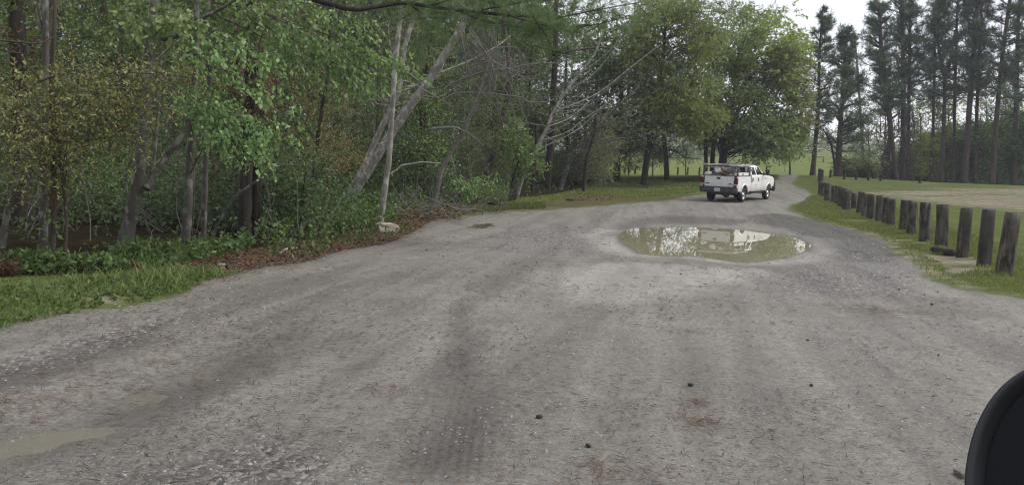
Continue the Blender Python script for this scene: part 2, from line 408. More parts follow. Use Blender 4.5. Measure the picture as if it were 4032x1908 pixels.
COARSE = Gp([(3000, 1090), (3150, 990), (3300, 950), (3460, 960), (3560, 1040), (3640, 1120), (3560, 1170), (3300, 1180), (3080, 1150)])
COARSE2 = Gp([(500, 1908), (650, 1850), (850, 1790), (1000, 1740), (1150, 1760), (1250, 1850), (1280, 1960), (500, 1990)])
COARSE3 = Gp([(-50, 1440), (150, 1390), (500, 1290), (680, 1270), (600, 1330), (400, 1390), (200, 1450), (-50, 1500)])
COARSE4 = Gp([(1950, 905), (2250, 880), (2420, 900), (2380, 960), (2240, 1010), (2000, 1010), (1850, 960)])
PALE = Gp([(2180, 1075), (2350, 1040), (2500, 1030), (2700, 1045), (2880, 1062), (3020, 1062), (2960, 1100), (2750, 1140), (2600, 1165), (2400, 1190), (2100, 1130)])
PALE2 = Gp([(1700, 1080), (2000, 1070), (2200, 1110), (2150, 1180), (1900, 1160), (1650, 1130)])
TRACK = Gp([(1770, 1250), (1790, 1180), (1830, 1170), (1850, 1240), (1880, 1390), (1930, 1520), (1960, 1700), (1900, 1850), (1650, 1880), (1560, 1800), (1720, 1620), (1745, 1420)])
TRACK2 = Gp([(1150, 1290), (1220, 1275), (1180, 1330), (1050, 1420), (900, 1480), (700, 1600), (450, 1720), (200, 1800), (-100, 1860), (-100, 1720), (250, 1640), (520, 1530), (800, 1420)])
TRACK3 = Gp([(300, 1400), (560, 1330), (620, 1340), (420, 1410), (150, 1500), (-60, 1560), (-60, 1500)])
DIRT = Gp([(3330, 752), (3560, 748), (3800, 738), (4032, 742), (4700, 750), (4700, 860), (4032, 832), (3900, 822), (3750, 808), (3600, 790), (3420, 768)])
DIRT2 = Gp([(3560, 990), (3640, 1000), (3850, 1010), (3900, 1050), (3790, 1090), (3700, 1080), (3690, 1040)])
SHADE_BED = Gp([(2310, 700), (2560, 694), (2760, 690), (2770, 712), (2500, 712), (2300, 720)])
LOT2 = np.concatenate([at(px, py, Y)[None, :2] for px, py, Y in ((3000, 683, 79), (3150, 684, 80), (3350, 690, 84), (3350, 690, 88), (3150, 684, 85), (2950, 683, 85))])

def terrain_sheet():
    # polar sheet around the viewer: fine in front and near, coarse behind and far
    az = np.concatenate([np.linspace(-180, -50, 60)[:-1], np.linspace(-50, 50, 661), np.linspace(50, 180, 60)[1:]])
    rr = np.concatenate([[.25], .6 * np.power(1.0155, np.arange(0, 460))]); rr = rr[rr < 620]; rr = np.append(rr, [800, 1200])
    A, R_ = np.meshgrid(np.radians(az), rr)
    x = R_ * np.sin(A); y = R_ * np.cos(A)
    sl = sdf(LOT, x, y); z = H(x, y); sn = sl + .9 * (fbm(x * .9, y * .9, 131, 5) - .47) * sst(40, 14, R_)
    lot = sst(.35, -.35, sl)
    far = sst(60, 10, R_)
    s_p = sdf(PUD, x, y)
    calm = sst(.0, .8, s_p)
    for k, pl in SPOLY.items(): calm = calm * sst(.05, 1.3, sdf(pl, x, y))
    z = z + lot * calm * far * (.07 * (fbm(x * .45, y * .45, 11) - .47) + .03 * (fbm(x * 1.7, y * 1.7, 21, 3) - .44) + .012 * (fbm(x * 6, y * 6, 31, 3) - .44))
    z = z + (1 - lot) * sst(0, .3, sl) * far * .10 * (fbm(x * 1.2, y * 1.2, 41) - .35)
    tr = sst(.35, -.25, sdf(TRACK, x, y)); tr2 = sst(.5, -.3, sdf(TRACK2, x, y)); tr3 = sst(.4, -.2, sdf(TRACK3, x, y))
    z = z - .02 * calm * tr - .02 * calm * tr2
    # tread ridges pressed into the wheel track
    z = z + tr * .0030 * np.sin(x * 2 * math.pi / .055 + 3 * vnoise(x * 3, y * .8, 3)) * sst(9, 4, R_) * sst(.35, .6, vnoise(x * 2.5, y * 1.2, 8))
    rim = np.exp(-((s_p - .5) / .35) ** 2) * sst(.4, .7, vnoise(x * .7, y * .7, 77)); z = z + .05 * rim
    m1 = np.zeros(x.shape + (4,)); m2 = np.zeros(x.shape + (4,)); m3 = np.zeros(x.shape + (4,))
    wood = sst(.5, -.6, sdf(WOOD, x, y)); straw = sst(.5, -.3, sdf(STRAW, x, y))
    m1[..., 0] = (1 - lot) * (1 - wood)                                     # grass
    m1[..., 1] = np.maximum(straw, .62 * sst(1.6, -1.2, sdf(LITTER2, x, y)))   # red brown litter
    m1[..., 2] = np.maximum.reduce([1.25 * sst(.8, -.5, sdf(DARKG, x, y)), .7 * sst(.6, -.5, sdf(DARK2, x, y)), .80 * tr, .80 * tr2, .75 * tr3, .8 * np.exp(-(np.maximum(s_p, 0) / .18))])
    m1[..., 3] = np.maximum.reduce([sst(.6, -.6, sdf(COARSE, x, y)), sst(.5, -.4, sdf(COARSE2, x, y)), .9 * sst(.4, -.3, sdf(COARSE3, x, y)), .7 * sst(1, -1, sdf(COARSE4, x, y)), .9 * m1[..., 2] * sst(6, 9, R_)])
    m2[..., 0] = np.maximum(.75 * np.exp(-((s_p - .55) / .5) ** 2) * (y < 24), sst(.9, -.9, sdf(PALE, x, y)), .6 * sst(.9, -.9, sdf(PALE2, x, y)))
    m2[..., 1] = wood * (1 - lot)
    m2[..., 2] = np.maximum(sst(2.0, -2.0, sdf(DIRT, x, y)), .8 * sst(.5, -.2, sdf(DIRT2, x, y))) * (1 - lot)
    m2[..., 2] = np.maximum(m2[..., 2], .95 * np.exp(-(np.maximum(sn, 0) / .8) ** 2) * sst(45, 20, R_) * (1 - lot))
    m2[..., 3] = sst(74, 100, R_)
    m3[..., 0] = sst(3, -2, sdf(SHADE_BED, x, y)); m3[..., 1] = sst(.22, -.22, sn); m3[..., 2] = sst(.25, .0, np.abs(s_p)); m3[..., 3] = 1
    m3[..., 1] = np.maximum(m3[..., 1], sst(1.5, -1, sdf(LOT2, x, y)))
    V = np.stack([x, y, z], -1); nr, na = x.shape
    i, j = np.meshgrid(np.arange(nr - 1), np.arange(na - 1), indexing='ij')
    Q = np.stack([i * na + j, i * na + j + 1, (i + 1) * na + j + 1, (i + 1) * na + j], -1).reshape(-1, 4)[:, ::-1]
    mb = MB(); mb.add(V, Q); o = mb.build('ground', 'ground', smooth=True)
    for nm, mm in (('mask_a', m1), ('mask_b', m2), ('mask_c', m3)):
        a = o.data.color_attributes.new(nm, 'FLOAT_COLOR', 'POINT'); a.data.foreach_set('color', mm.astype(np.float32).ravel())
    tag(o, kind='structure'); return o

def ground_material():
    m, t, p, o = new_mat('ground'); MAT['ground'] = m
    c3 = coords(t)
    def at_(nm):
        a = N(t, 'Attribute', attribute_name=nm); s = N(t, 'SeparateColor'); t.links.new(a.outputs['Color'], s.inputs[0])
        return s.outputs[0], s.outputs[1], s.outputs[2], a.outputs['Alpha']
    grass, straw, dark, coarse = at_('mask_a'); pale, wood, dirt, field = at_('mask_b'); shade, lot, rim, _ = at_('mask_c')
    n_big = noise(t, c3, .55, 5, .6); n_mid = noise(t, c3, 2.6, 6, .62); n_f = noise(t, c3, 16, 5, .65); n_ff = noise(t, c3, 60, 4, .7)
    vo = N(t, 'TexVoronoi'); vo.inputs['Scale'].default_value = 26; t.links.new(c3, vo.inputs['Vector'])
    vo2 = N(t, 'TexVoronoi'); vo2.inputs['Scale'].default_value = 75; t.links.new(c3, vo2.inputs['Vector'])
    def edge(mask, amp=.7, src=None, w=.16):
        s = math_(t, 'MULTIPLY_ADD', math_(t, 'SUBTRACT', src or n_mid, .5), amp * 2, mask)
        return ramp(t, s, [(.5 - w, 0), (.5 + w, 1)])
    g = ramp(t, n_big, [(.32, (.124, .117, .099)), (.5, (.177, .168, .145)), (.68, (.231, .220, .192))])
    g = mix(t, .55, g, ramp(t, n_mid, [(.3, (.110, .104, .089)), (.7, (.248, .237, .207))]))
    g = mix(t, math_(t, 'MULTIPLY', ramp(t, n_f, [(.42, 0), (.60, 1)]), .45), g, (.086, .078, .065))
    # single stones of the crushed gravel, each its own grey
    st = ramp(t, vo2.outputs['Color'], [(0, (.05, .046, .042)), (.45, (.145, .135, .124)), (1, (.31, .295, .275))])
    g = mix(t, math_(t, 'MULTIPLY', ramp(t, n_ff, [(.45, 0), (.6, 1)]), .5), g, st)
    cst = ramp(t, vo.outputs['Color'], [(0, (.03, .028, .026)), (.4, (.105, .098, .09)), (.75, (.20, .19, .175)), (1, (.34, .325, .30))])
    cst = mix(t, ramp(t, vo.outputs['Distance'], [(.012, 0), (.035, .0)]), cst, (.05, .045, .04))
    g = mix(t, math_(t, 'MULTIPLY', edge(coarse, .6), .75), g, cst)
    g = mix(t, math_(t, 'MULTIPLY', edge(pale, .55, n_big, .3), .75), g, ramp(t, n_mid, [(.3, (.245, .230, .202)), (.7, (.33, .312, .28))]))
    g = mix(t, math_(t, 'MULTIPLY', edge(dark, .5, n_f, .3), .8), g, ramp(t, n_f, [(.35, (.030, .028, .024)), (.65, (.095, .09, .078))]))
    sa = G(300, 1640); sb = G(1500, 1130); ang = math.atan2(sb[1] - sa[1], sb[0] - sa[0])
    mr = N(t, 'Mapping'); mr.inputs['Rotation'].default_value = (0, 0, -ang); t.links.new(c3, mr.inputs[0]); ms = N(t, 'Mapping'); ms.inputs['Scale'].default_value = (.10, 1.0, 1); t.links.new(mr.outputs[0], ms.inputs[0])
    stk = noise(t, ms.outputs[0], 1.9, 4, .55, .6)
    g = mix(t, 1.0, g, ramp(t, stk, [(.36, .74), (.5, .98), (.64, 1.16)]), 'MULTIPLY')
    # flecks of bark, needles and twigs everywhere on the lot
    fv = coords(t, 'Object', (1.0, 3.2, 1)); fn = noise(t, fv, 22, 2, .5, 1.2)
    g = mix(t, math_(t, 'MULTIPLY', ramp(t, fn, [(.60, 0), (.63, 1)]), .7), g, (.030, .024, .020))
    fv2 = coords(t, 'Object', (1.5, 5.5, 1)); fn2 = noise(t, fv2, 13, 2, .5, 2)
    g = mix(t, math_(t, 'MULTIPLY', ramp(t, fn2, [(.63, 0), (.66, 1)]), .7), g, (.075, .042, .028))
    gr = ramp(t, n_mid, [(.25, (.040, .063, .020)), (.5, (.068, .097, .029)), (.75, (.105, .130, .046))])
    gr = mix(t, ramp(t, n_big, [(.40, 0), (.62, .75)]), gr, (.112, .138, .048))
    gr = mix(t, math_(t, 'MULTIPLY', field, .8), gr, ramp(t, n_big, [(.35, (.105, .150, .040)), (.65, (.175, .215, .062))]))
    gr = mix(t, ramp(t, n_f, [(.46, 0), (.64, .7)]), gr, (.092, .078, .050))
    dr = ramp(t, n_mid, [(.3, (.155, .130, .102)), (.7, (.275, .245, .205))])
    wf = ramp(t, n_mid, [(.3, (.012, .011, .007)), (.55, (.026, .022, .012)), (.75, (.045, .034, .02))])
    sw = ramp(t, n_f, [(.3, (.030, .020, .014)), (.5, (.075, .051, .037)), (.72, (.13, .095, .070))])
    sk = noise(t, coords(t, 'Object', (.12, 1.0, 1)), 1.6, 5, .65)
    gr = mix(t, edge(math_(t, 'MULTIPLY_ADD', math_(t, 'SUBTRACT', sk, .52), 2.4, math_(t, 'MULTIPLY', dirt, .62)), .5, n_mid, .25), gr, dr)
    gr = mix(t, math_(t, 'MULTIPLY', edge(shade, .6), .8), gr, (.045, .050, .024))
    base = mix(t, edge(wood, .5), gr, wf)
    base = mix(t, edge(lot, .45, n_f, .1), base, g)
    base = mix(t, math_(t, 'MULTIPLY', edge(straw, 1.3, n_mid, .3), .85), base, sw)
    t.links.new(base, p.inputs['Base Color'])
    wet = math_(t, 'MAXIMUM', math_(t, 'MULTIPLY', dark, .25), math_(t, 'MULTIPLY', pale, .9), clamp=True)
    rr = mix(t, math_(t, 'MULTIPLY', wet, ramp(t, n_mid, [(.35, .25), (.65, 1)])), (.72, .72, .72), (.34, .34, .34))
    rr = mix(t, lot, (.95, .95, .95), rr)
    t.links.new(rr, p.inputs['Roughness']); t.links.new(math_(t, 'MULTIPLY', lot, .35), p.inputs['Specular IOR Level'])
    h = math_(t, 'ADD', math_(t, 'MULTIPLY', n_f, .5), math_(t, 'ADD', math_(t, 'MULTIPLY', n_ff, .25), math_(t, 'MULTIPLY', math_(t, 'SUBTRACT', 1.0, vo.outputs['Distance']), math_(t, 'MULTIPLY_ADD', coarse, 1.0, .12))))
    bump(t, p, h, .8, .035)
ground_material(); GROUND = terrain_sheet()
# ground height as built, for laying things on the sheet
def Hs(x, y):
    x = np.asarray(x, float); y = np.asarray(y, float); R_ = np.hypot(x, y)
    sl = sdf(LOT, x, y); lot = sst(.35, -.35, sl); far = sst(60, 10, R_); s_p = sdf(PUD, x, y); calm = sst(0, .8, s_p)
    for k, pl in SPOLY.items(): calm = calm * sst(.05, 1.3, sdf(pl, x, y))
    z = H(x, y) + lot * calm * far * (.07 * (fbm(x * .45, y * .45, 11) - .47) + .03 * (fbm(x * 1.7, y * 1.7, 21, 3) - .44) + .012 * (fbm(x * 6, y * 6, 31, 3) - .44))
    z = z + (1 - lot) * sst(0, .3, sl) * far * .10 * (fbm(x * 1.2, y * 1.2, 41) - .35)
    z = z - .02 * calm * sst(.35, -.25, sdf(TRACK, x, y)) - .02 * calm * sst(.5, -.3, sdf(TRACK2, x, y))
    z = z + .05 * np.exp(-((s_p - .5) / .35) ** 2) * sst(.4, .7, vnoise(x * .7, y * .7, 77))
    return z
def hs(x, y): return float(Hs(np.array([x]), np.array([y]))[0])

# ------------------------------------------------------------------ water
def water_mat(name, colr, rough):
    m, t, p, o = new_mat(name); MAT[name] = m
    n = noise(t, coords(t), .8, 4)
    t.links.new(ramp(t, n, [(.3, [v * .85 for v in colr]), (.7, [v * 1.12 for v in colr])]), p.inputs['Base Color'])
    p.inputs['Roughness'].default_value = rough; p.inputs['IOR'].default_value = 1.33; p.inputs['Specular IOR Level'].default_value = .5
    bump(t, p, noise(t, coords(t), 1.4, 3), .012, .02)
water_mat('muddy_water', (.270, .252, .165), .012); water_mat('shallow_water', (.148, .139, .116), .02); water_mat('dark_water', (.11, .105, .085), .02)
def water(name, poly, z, mat, grow=.12):
    p = np.asarray(poly); c = p.mean(0); d = p - c; q = c + d * (1 + grow / np.maximum(np.hypot(*d.T), .05))[:, None]
    V = np.concatenate([np.c_[q, np.full(len(q), z)], [[c[0], c[1], z]]]); n = len(q)
    T = [((k + 1) % n, k, n) for k in range(n)]
    a = sum(q[k][0] * q[(k + 1) % n][1] - q[(k + 1) % n][0] * q[k][1] for k in range(n))
    if a > 0: T = [(b, a_, c_) for a_, b, c_ in T]
    mb = MB(); mb.add(V, None, T); return tag(mb.build(name, mat), kind='structure')
water('puddle_water', PUD, WZ, 'muddy_water', .05)
for k, pl in SPOLY.items(): water('shallow_puddle_water', pl, SZ[k] + .0035, 'dark_water' if k == 'far' else 'shallow_water', .45)

# ------------------------------------------------------------------ grass, gravel, straw
def scatter(rng, poly, n, near=None):
    lo, hi = poly.min(0), poly.max(0); P = np.zeros((0, 2))
    while len(P) < n:
        q = lo + (hi - lo) * rng.random((n * 2, 2)); q = q[sdf(poly, q[:, 0], q[:, 1]) < 0]
        P = np.concatenate([P, q])
    return P[:n]
def blades(mb, rng, P, h, w, lean=.35, z=None):
    n = len(P); z = Hs(P[:, 0], P[:, 1]) if z is None else z
    B = np.c_[P, z - .01]; hh = np.broadcast_to(h, (n,)) * rng.uniform(.5, 1.25, n); a = rng.random(n) * 2 * math.pi
    d = np.c_[np.cos(a), np.sin(a), np.zeros(n)]; la = rng.random(n) * 2 * math.pi; ln = rng.uniform(.1, 1, n) * lean
    le = np.c_[np.cos(la) * ln, np.sin(la) * ln, np.zeros(n)]
    M = B + np.c_[np.zeros((n, 2)), hh * .55] + le * (hh * .35)[:, None]
    Tt = B + np.c_[np.zeros((n, 2)), hh * .92] + le * (hh * 1.1)[:, None]
    ww = (np.broadcast_to(w, (n,)) * rng.uniform(.6, 1.3, n))[:, None]
    V = np.stack([B - d * ww * .5, B + d * ww * .5, M + d * ww * .42, M - d * ww * .42, Tt], 1)
    b = np.arange(n) * 5
    mb.add(V.reshape(-1, 3), np.stack([b, b + 1, b + 2, b + 3], -1), np.stack([b + 3, b + 2, b + 4], -1))
rng = np.random.default_rng(7)
mb = MB(); P = scatter(rng, VERGE, 60000); k = fbm(P[:, 0] * 1.3, P[:, 1] * 1.3, 4) - .22; sv = sdf(VERGE, P[:, 0], P[:, 1]); P = P[(k > .10) & (rng.random(len(P)) < np.clip(-sv * 3, .25, 1))]
blades(mb, rng, P, .028 + .035 * vnoise(P[:, 0] * .8, P[:, 1] * .8, 9), .008, 1.3)
TUFT = [(470, 1120, .5), (520, 1105, .45), (610, 1110, .6), (640, 1090, .65), (660, 1130, .5), (700, 1110, .4), (720, 1098, .6), (850, 1085, .4), (580, 1140, .3), (770, 1092, .3), (420, 1110, .4), (330, 1105, .3), (200, 1120, .25), (90, 1130, .25)]
for px, py, hh in TUFT:
    c = G(px, py)[:2]; P = c + rng.normal(0, .14, (90, 2)); blades(mb, rng, P, hh * .36, .011, 1.3)
lvw = MB(); Pw = scatter(rng, VERGE, 800); Pw = Pw[fbm(Pw[:, 0] * .8, Pw[:, 1] * .8, 44) > .5]; n = len(Pw)
twigs(lvw, None, rng, np.c_[Pw, Hs(Pw[:, 0], Pw[:, 1])], rng.normal(0, .6, (n, 3)) + [0, 0, 1], rng.uniform(.03, .09, n), 8, .04, .55, .1, 0, .002)
Pw = scatter(rng, STRAW, 420); Pw = Pw[fbm(Pw[:, 0] * .7, Pw[:, 1] * .7, 45) > .52]; n = len(Pw); twigs(lvw, None, rng, np.c_[Pw, Hs(Pw[:, 0], Pw[:, 1])], rng.normal(0, .5, (n, 3)) + [0, 0, 1], rng.uniform(.06, .22, n), 9, .055, .55, .1, 0, .002)
tag(lvw.build('verge_weeds', 'leaf_low'), 'low broad leaved weeds mixed through the grass of the left verge', 'weeds', kind='stuff')
tag(mb.build('verge_grass', 'grass_blade'), 'short green grass with taller tufts on the left verge', 'grass', kind='stuff')
RV = np.concatenate([Gp([(3110, 820), (3230, 866), (3350, 893), (3460, 930), (3545, 985), (3600, 1040), (3665, 1088), (3770, 1126), (3890, 1146), (4040, 1168), (4500, 1250), (4600, 1100), (4040, 1010), (3900, 940), (3700, 880), (3560, 830), (3400, 790), (3260, 770), (3190, 772)])])
mb = MB(); P = scatter(rng, RV, 60000); dd = np.hypot(P[:, 0], P[:, 1]); k = vnoise(P[:, 0] * .8, P[:, 1] * .8, 14); sv = sdf(RV, P[:, 0], P[:, 1]); s2 = sdf(DIRT2, P[:, 0], P[:, 1])
P = P[(k > .16) & (s2 > -.1) & (rng.random(len(P)) < np.clip(-sv * 2.2, .2, 1))]; dd = np.hypot(P[:, 0], P[:, 1])
blades(mb, rng, P, .05 + .09 * vnoise(P[:, 0] * .7, P[:, 1] * .7, 19), .006 + dd * .0005, .8)
tag(mb.build('post_row_grass', 'grass_dry'), 'thin pale green grass around the row of wooden posts', 'grass', kind='stuff')
MEAD = np.concatenate([Gp([(1990, 812), (2150, 800), (2300, 765), (2500, 780), (2740, 758), (2760, 722), (2560, 706), (2330, 712), (2290, 745), (2050, 785)])])
mb = MB(); P = scatter(rng, MEAD, 26000); dd = np.hypot(P[:, 0], P[:, 1]); k = fbm(P[:, 0] * .4, P[:, 1] * .4, 24); P = P[k > .40]; dd = np.hypot(P[:, 0], P[:, 1])
blades(mb, rng, P, .09 + .10 * vnoise(P[:, 0] * .5, P[:, 1] * .5, 29), .0009 * dd, .7)
tag(mb.build('meadow_grass', 'grass_dry'), 'rough yellow green meadow grass beside the wood and behind the truck', 'grass', kind='stuff')
EDGE = Gp([(1700, 850), (1850, 838), (2000, 828), (2150, 820), (2140, 800), (1980, 805), (1840, 815), (1720, 832)])
mb = MB(); P = scatter(rng, EDGE, 6000); blades(mb, rng, P, .13, .02, .8)
tag(mb.build('wood_edge_grass', 'grass_blade'), 'bright green grass strip along the foot of the wood', 'grass', kind='stuff')

def stones(mb, rng, P, r, z=None, flat=.55):
    n = len(P); z = Hs(P[:, 0], P[:, 1]) if z is None else z
    base = np.array([(0, 0, 1), (1, 0, .1), (.3, .95, -.1), (-.8, .6, .1), (-.8, -.6, -.1), (.3, -.95, .1)], float)
    T = np.array([(0, 1, 2), (0, 2, 3), (0, 3, 4), (0, 4, 5), (0, 5, 1)])
    B = base[None] * (1 + rng.normal(0, .22, (n, 6, 1))); a = rng.random(n) * 2 * math.pi; c, s = np.cos(a)[:, None], np.sin(a)[:, None]
    B = np.stack([B[..., 0] * c - B[..., 1] * s * .75, B[..., 0] * s + B[..., 1] * c * .75, B[..., 2] * flat], -1) * (np.broadcast_to(r, (n,)) * rng.uniform(.5, 1.6, n))[:, None, None]
    V = B + np.c_[P, z + np.broadcast_to(r, (n,)) * .05][:, None]
    mb.add(V.reshape(-1, 3), None, (T[None] + np.arange(n)[:, None, None] * 6).reshape(-1, 3))
def stone_mat():
    m, t, p, o = new_mat('gravel_stone'); MAT['gravel_stone'] = m
    g = N(t, 'NewGeometry')
    c = ramp(t, g.outputs['Random Per Island'], [(0, (.06, .055, .048)), (.4, (.095, .09, .079)), (.75, (.140, .134, .118)), (1, (.195, .189, .172))])
    c = mix(t, .25, c, noise(t, coords(t), 40, 3)); t.links.new(c, p.inputs['Base Color']); p.inputs['Roughness'].default_value = .75
stone_mat()
def wedge(rng, n, d0, d1, a0=-36, a1=36):
    u = rng.random(n); d = d0 * (d1 / d0) ** u; a = np.radians(rng.uniform(a0, a1, n)); return np.c_[d * np.sin(a), d * np.cos(a)]
mb = MB(); P = wedge(rng, 46000, 2.6, 26); k = fbm(P[:, 0] * .7, P[:, 1] * .7, 51); cm = np.zeros(len(P))
for pl in (COARSE, COARSE2, COARSE3, COARSE4, DARKG): cm = np.maximum(cm, sst(.5, -.5, sdf(pl, P[:, 0], P[:, 1])))
ok = (sdf(LOT, P[:, 0], P[:, 1]) < .3) & (sdf(PUD, P[:, 0], P[:, 1]) > .25) & (rng.random(len(P)) < np.clip((k - .45) * 1.3 + cm * .8 - .9 * sst(.5, -.5, sdf(PALE, P[:, 0], P[:, 1])), .02, 1))
for pl in SPOLY.values(): ok &= sdf(pl, P[:, 0], P[:, 1]) > .02
P = P[ok]; dd = np.hypot(P[:, 0], P[:, 1]); stones(mb, rng, P, .004 + .0009 * dd * rng.uniform(.4, 1.2, len(P)))
tag(mb.build('gravel', 'gravel_stone'), 'loose grey crushed gravel lying on the lot', 'gravel', kind='stuff')

def needles(mb, rng, P, ln, wd, z=None, tilt=.12):
    n = len(P); z = Hs(P[:, 0], P[:, 1]) if z is None else z; a = rng.random(n) * 2 * math.pi
    A = np.c_[np.cos(a), np.sin(a), rng.normal(0, tilt, n)]; Nn = np.c_[rng.normal(0, .3, (n, 2)), np.ones(n)]
    C = np.c_[P, z + .008 + rng.random(n) * .015]
    sz = np.broadcast_to(ln, (n,)) * rng.uniform(.5, 1.4, n); leafq(mb, C - A * sz[:, None] * .5, A, Nn, sz, wd)
# fallen pine straw: the reddish strip at the foot of the wood, loose clumps on the lot
mb = MB(); P = scatter(rng, STRAW, 11000); P = P[vnoise(P[:, 0] * 1.1, P[:, 1] * 1.1, 61) > .25]; dd = np.hypot(P[:, 0], P[:, 1])
needles(mb, rng, P, .09 + .003 * dd, .004 + .0007 * dd, tilt=.3)
for px, py, sx, nn in [(3460, 1222, .22, 420), (3760, 1228, .22, 260), (3600, 1170, .25, 130), (3680, 1190, .2, 110), (2720, 1310, .12, 60), (2740, 1590, .05, 40), (2770, 1670, .055, 60), (2690, 1640, .05, 20), (2400, 1860, .09, 80), (1500, 1545, .08, 50),
                       (40, 1600, .16, 150), (330, 1520, .35, 220), (700, 1400, .5, 260), (660, 1310, .35, 200), (900, 1250, .4, 160), (2700, 1170, .45, 240), (450, 1500, .4, 200), (1120, 1290, .5, 120), (3850, 1190, .4, 160)]:
    c = G(px, py)[:2]; P = c + rng.normal(0, 1, (nn, 2)) * np.array([sx * 1.5, sx]); needles(mb, rng, P, .10, .0055)
tag(mb.build('pine_straw', 'straw'), 'reddish fallen pine needles along the wood edge and in clumps on the gravel', 'pine straw', kind='stuff')
mb = MB(); P = wedge(rng, 9000, 2.6, 24, -36, 20); k = fbm(P[:, 0] * .5, P[:, 1] * .5, 71); ls = sdf(LOT, P[:, 0], P[:, 1])
P = P[(ls < .2) & (sdf(PUD, P[:, 0], P[:, 1]) > .3) & (rng.random(len(P)) < np.clip((k - .38) * 2 + .5 * np.exp(ls / 2.5), .03, .9))]
ok = np.ones(len(P), bool)
for pl in SPOLY.values(): ok &= sdf(pl, P[:, 0], P[:, 1]) > .15
P = P[ok]
needles(mb, rng, P, .045 + .0012 * np.hypot(P[:, 0], P[:, 1]), .007, tilt=.2)
P = scatter(rng, STRAW, 2500); needles(mb, rng, P, .09, .035, tilt=.4)
tag(mb.build('leaf_litter', 'dead_leaf'), 'brown dead leaves and bark flakes strewn over the gravel', 'leaf litter', kind='stuff')

# dark flecks: short bits of bark and blackened needles all over the lot
leaf_mat('bark_fleck', [(.035, .029, .024), (.055, .045, .036), (.080, .064, .05), (.045, .038, .032)], .0, .9, gain=1.0)
mb = MB(); rng = np.random.default_rng(17); P = wedge(rng, 36000, 2.5, 34, -37, 37); k = fbm(P[:, 0] * .6, P[:, 1] * .6, 171)
P = P[(sdf(LOT, P[:, 0], P[:, 1]) < .1) & (sdf(PUD, P[:, 0], P[:, 1]) > .25) & (rng.random(len(P)) < np.clip((k - .40) * 2.6, .05, .8))]; dd = np.hypot(P[:, 0], P[:, 1])
ok = np.ones(len(P), bool)
for pl in SPOLY.values(): ok &= sdf(pl, P[:, 0], P[:, 1]) > .15
P = P[ok]; dd = dd[ok]
needles(mb, rng, P, .030 + .0042 * dd * rng.lognormal(-.25, .55, len(P)), .0042 + .0008 * dd, tilt=.12)
tag(mb.build('bark_flecks', 'bark_fleck'), 'dark bits of bark and needles peppering the gravel lot', 'litter', kind='stuff')
# ------------------------------------------------------------------ trees
def px_of(p):
    v = np.asarray(p, float) - CAM; z = v @ _F; return W / 2 + F * (v @ _R) / z, HH / 2 - F * (v @ _U) / z
def make_crown(lv, wd, rng, trunk, blobs, rad0, ls, lw, nl, tl, droop, twig_r, limbs=True):
    for (c, r, nt) in blobs:
        c = np.asarray(c, float)
        if limbs and trunk is not None:
            k = nearest(trunk, c, .8 * float(np.mean(r)) + .3); p = trunk[k]
            m = (p + c) / 2 + np.array([0, 0, .12 * np.linalg.norm(c - p)]) + rng.normal(0, .08, 3) * np.linalg.norm(c - p)
            L_ = np.linalg.norm(c - p); r0 = min(rad0 * .45, .008 + .0065 * L_)
            tube(wd, spline([p, m, c + rng.normal(0, .15, 3) * np.mean(r)], 8), np.linspace(r0, r0 * .3, 8), 5, False)
            # side shoots reaching into the clump
            for _ in range(4):
                d = rng.normal(0, 1, 3); e = c + norm(d) * r * .85
                tube(wd, spline([m * .35 + c * .65, (c + e) / 2 + rng.normal(0, .1, 3) * np.mean(r), e], 5), np.linspace(r0 * .4, r0 * .12, 5), 4, False)
        blob(lv, wd, rng, c, r, nt, tl, nl, ls, lw, droop, .25, .15, twig_r)
def proto_tree(name, label, cat, seed, Hh, r, bark, leaf, nb, br, c0, crad, nt, nl, ls, lw=.55, tl=.5, droop=.4, twig_r=.004, lean=.06, hemi=.0):
    rng = np.random.default_rng(seed); wd, lv = MB(), MB()
    n = 9; t = np.linspace(0, 1, n); off = np.cumsum(rng.normal(0, lean * Hh / n, (n, 2)), 0); off -= off[0]
    tr = np.c_[off, t * Hh]; tr[0, 2] = -.25
    rad = r * (1 - .82 * t) ; rad[0] = r * 1.35
    tube(wd, spline(tr, 18), np.interp(np.linspace(0, 1, 18), t, rad), 8)
    trs = spline(tr, 40)[2:]
    bl = []
    for i in range(nb):
        u = c0 + (1 - c0) * ((i + rng.random()) / nb); a = i * 2.4 + rng.normal(0, .4)
        prof = math.sin(math.pi * min(1, .18 + .8 * (u - c0) / (1 - c0))) ** .7
        q = crad * prof * rng.uniform(.45, 1.0)
        k = np.array([np.interp(u * Hh, tr[:, 2], tr[:, 0]), np.interp(u * Hh, tr[:, 2], tr[:, 1]), u * Hh])
        bl.append((k + np.array([math.cos(a) * q, math.sin(a) * q, rng.normal(0, .1)]), br * rng.uniform(.7, 1.25) * np.array([1, 1, .7]), nt))
    make_crown(lv, wd, rng, trs, bl, r, ls, lw, nl, tl, droop, twig_r)
    root = tag(empty(name, (0, 0, 0)), label, cat)
    wd.build('trunk', bark, root, True); lv.build('crown', leaf, root); return root
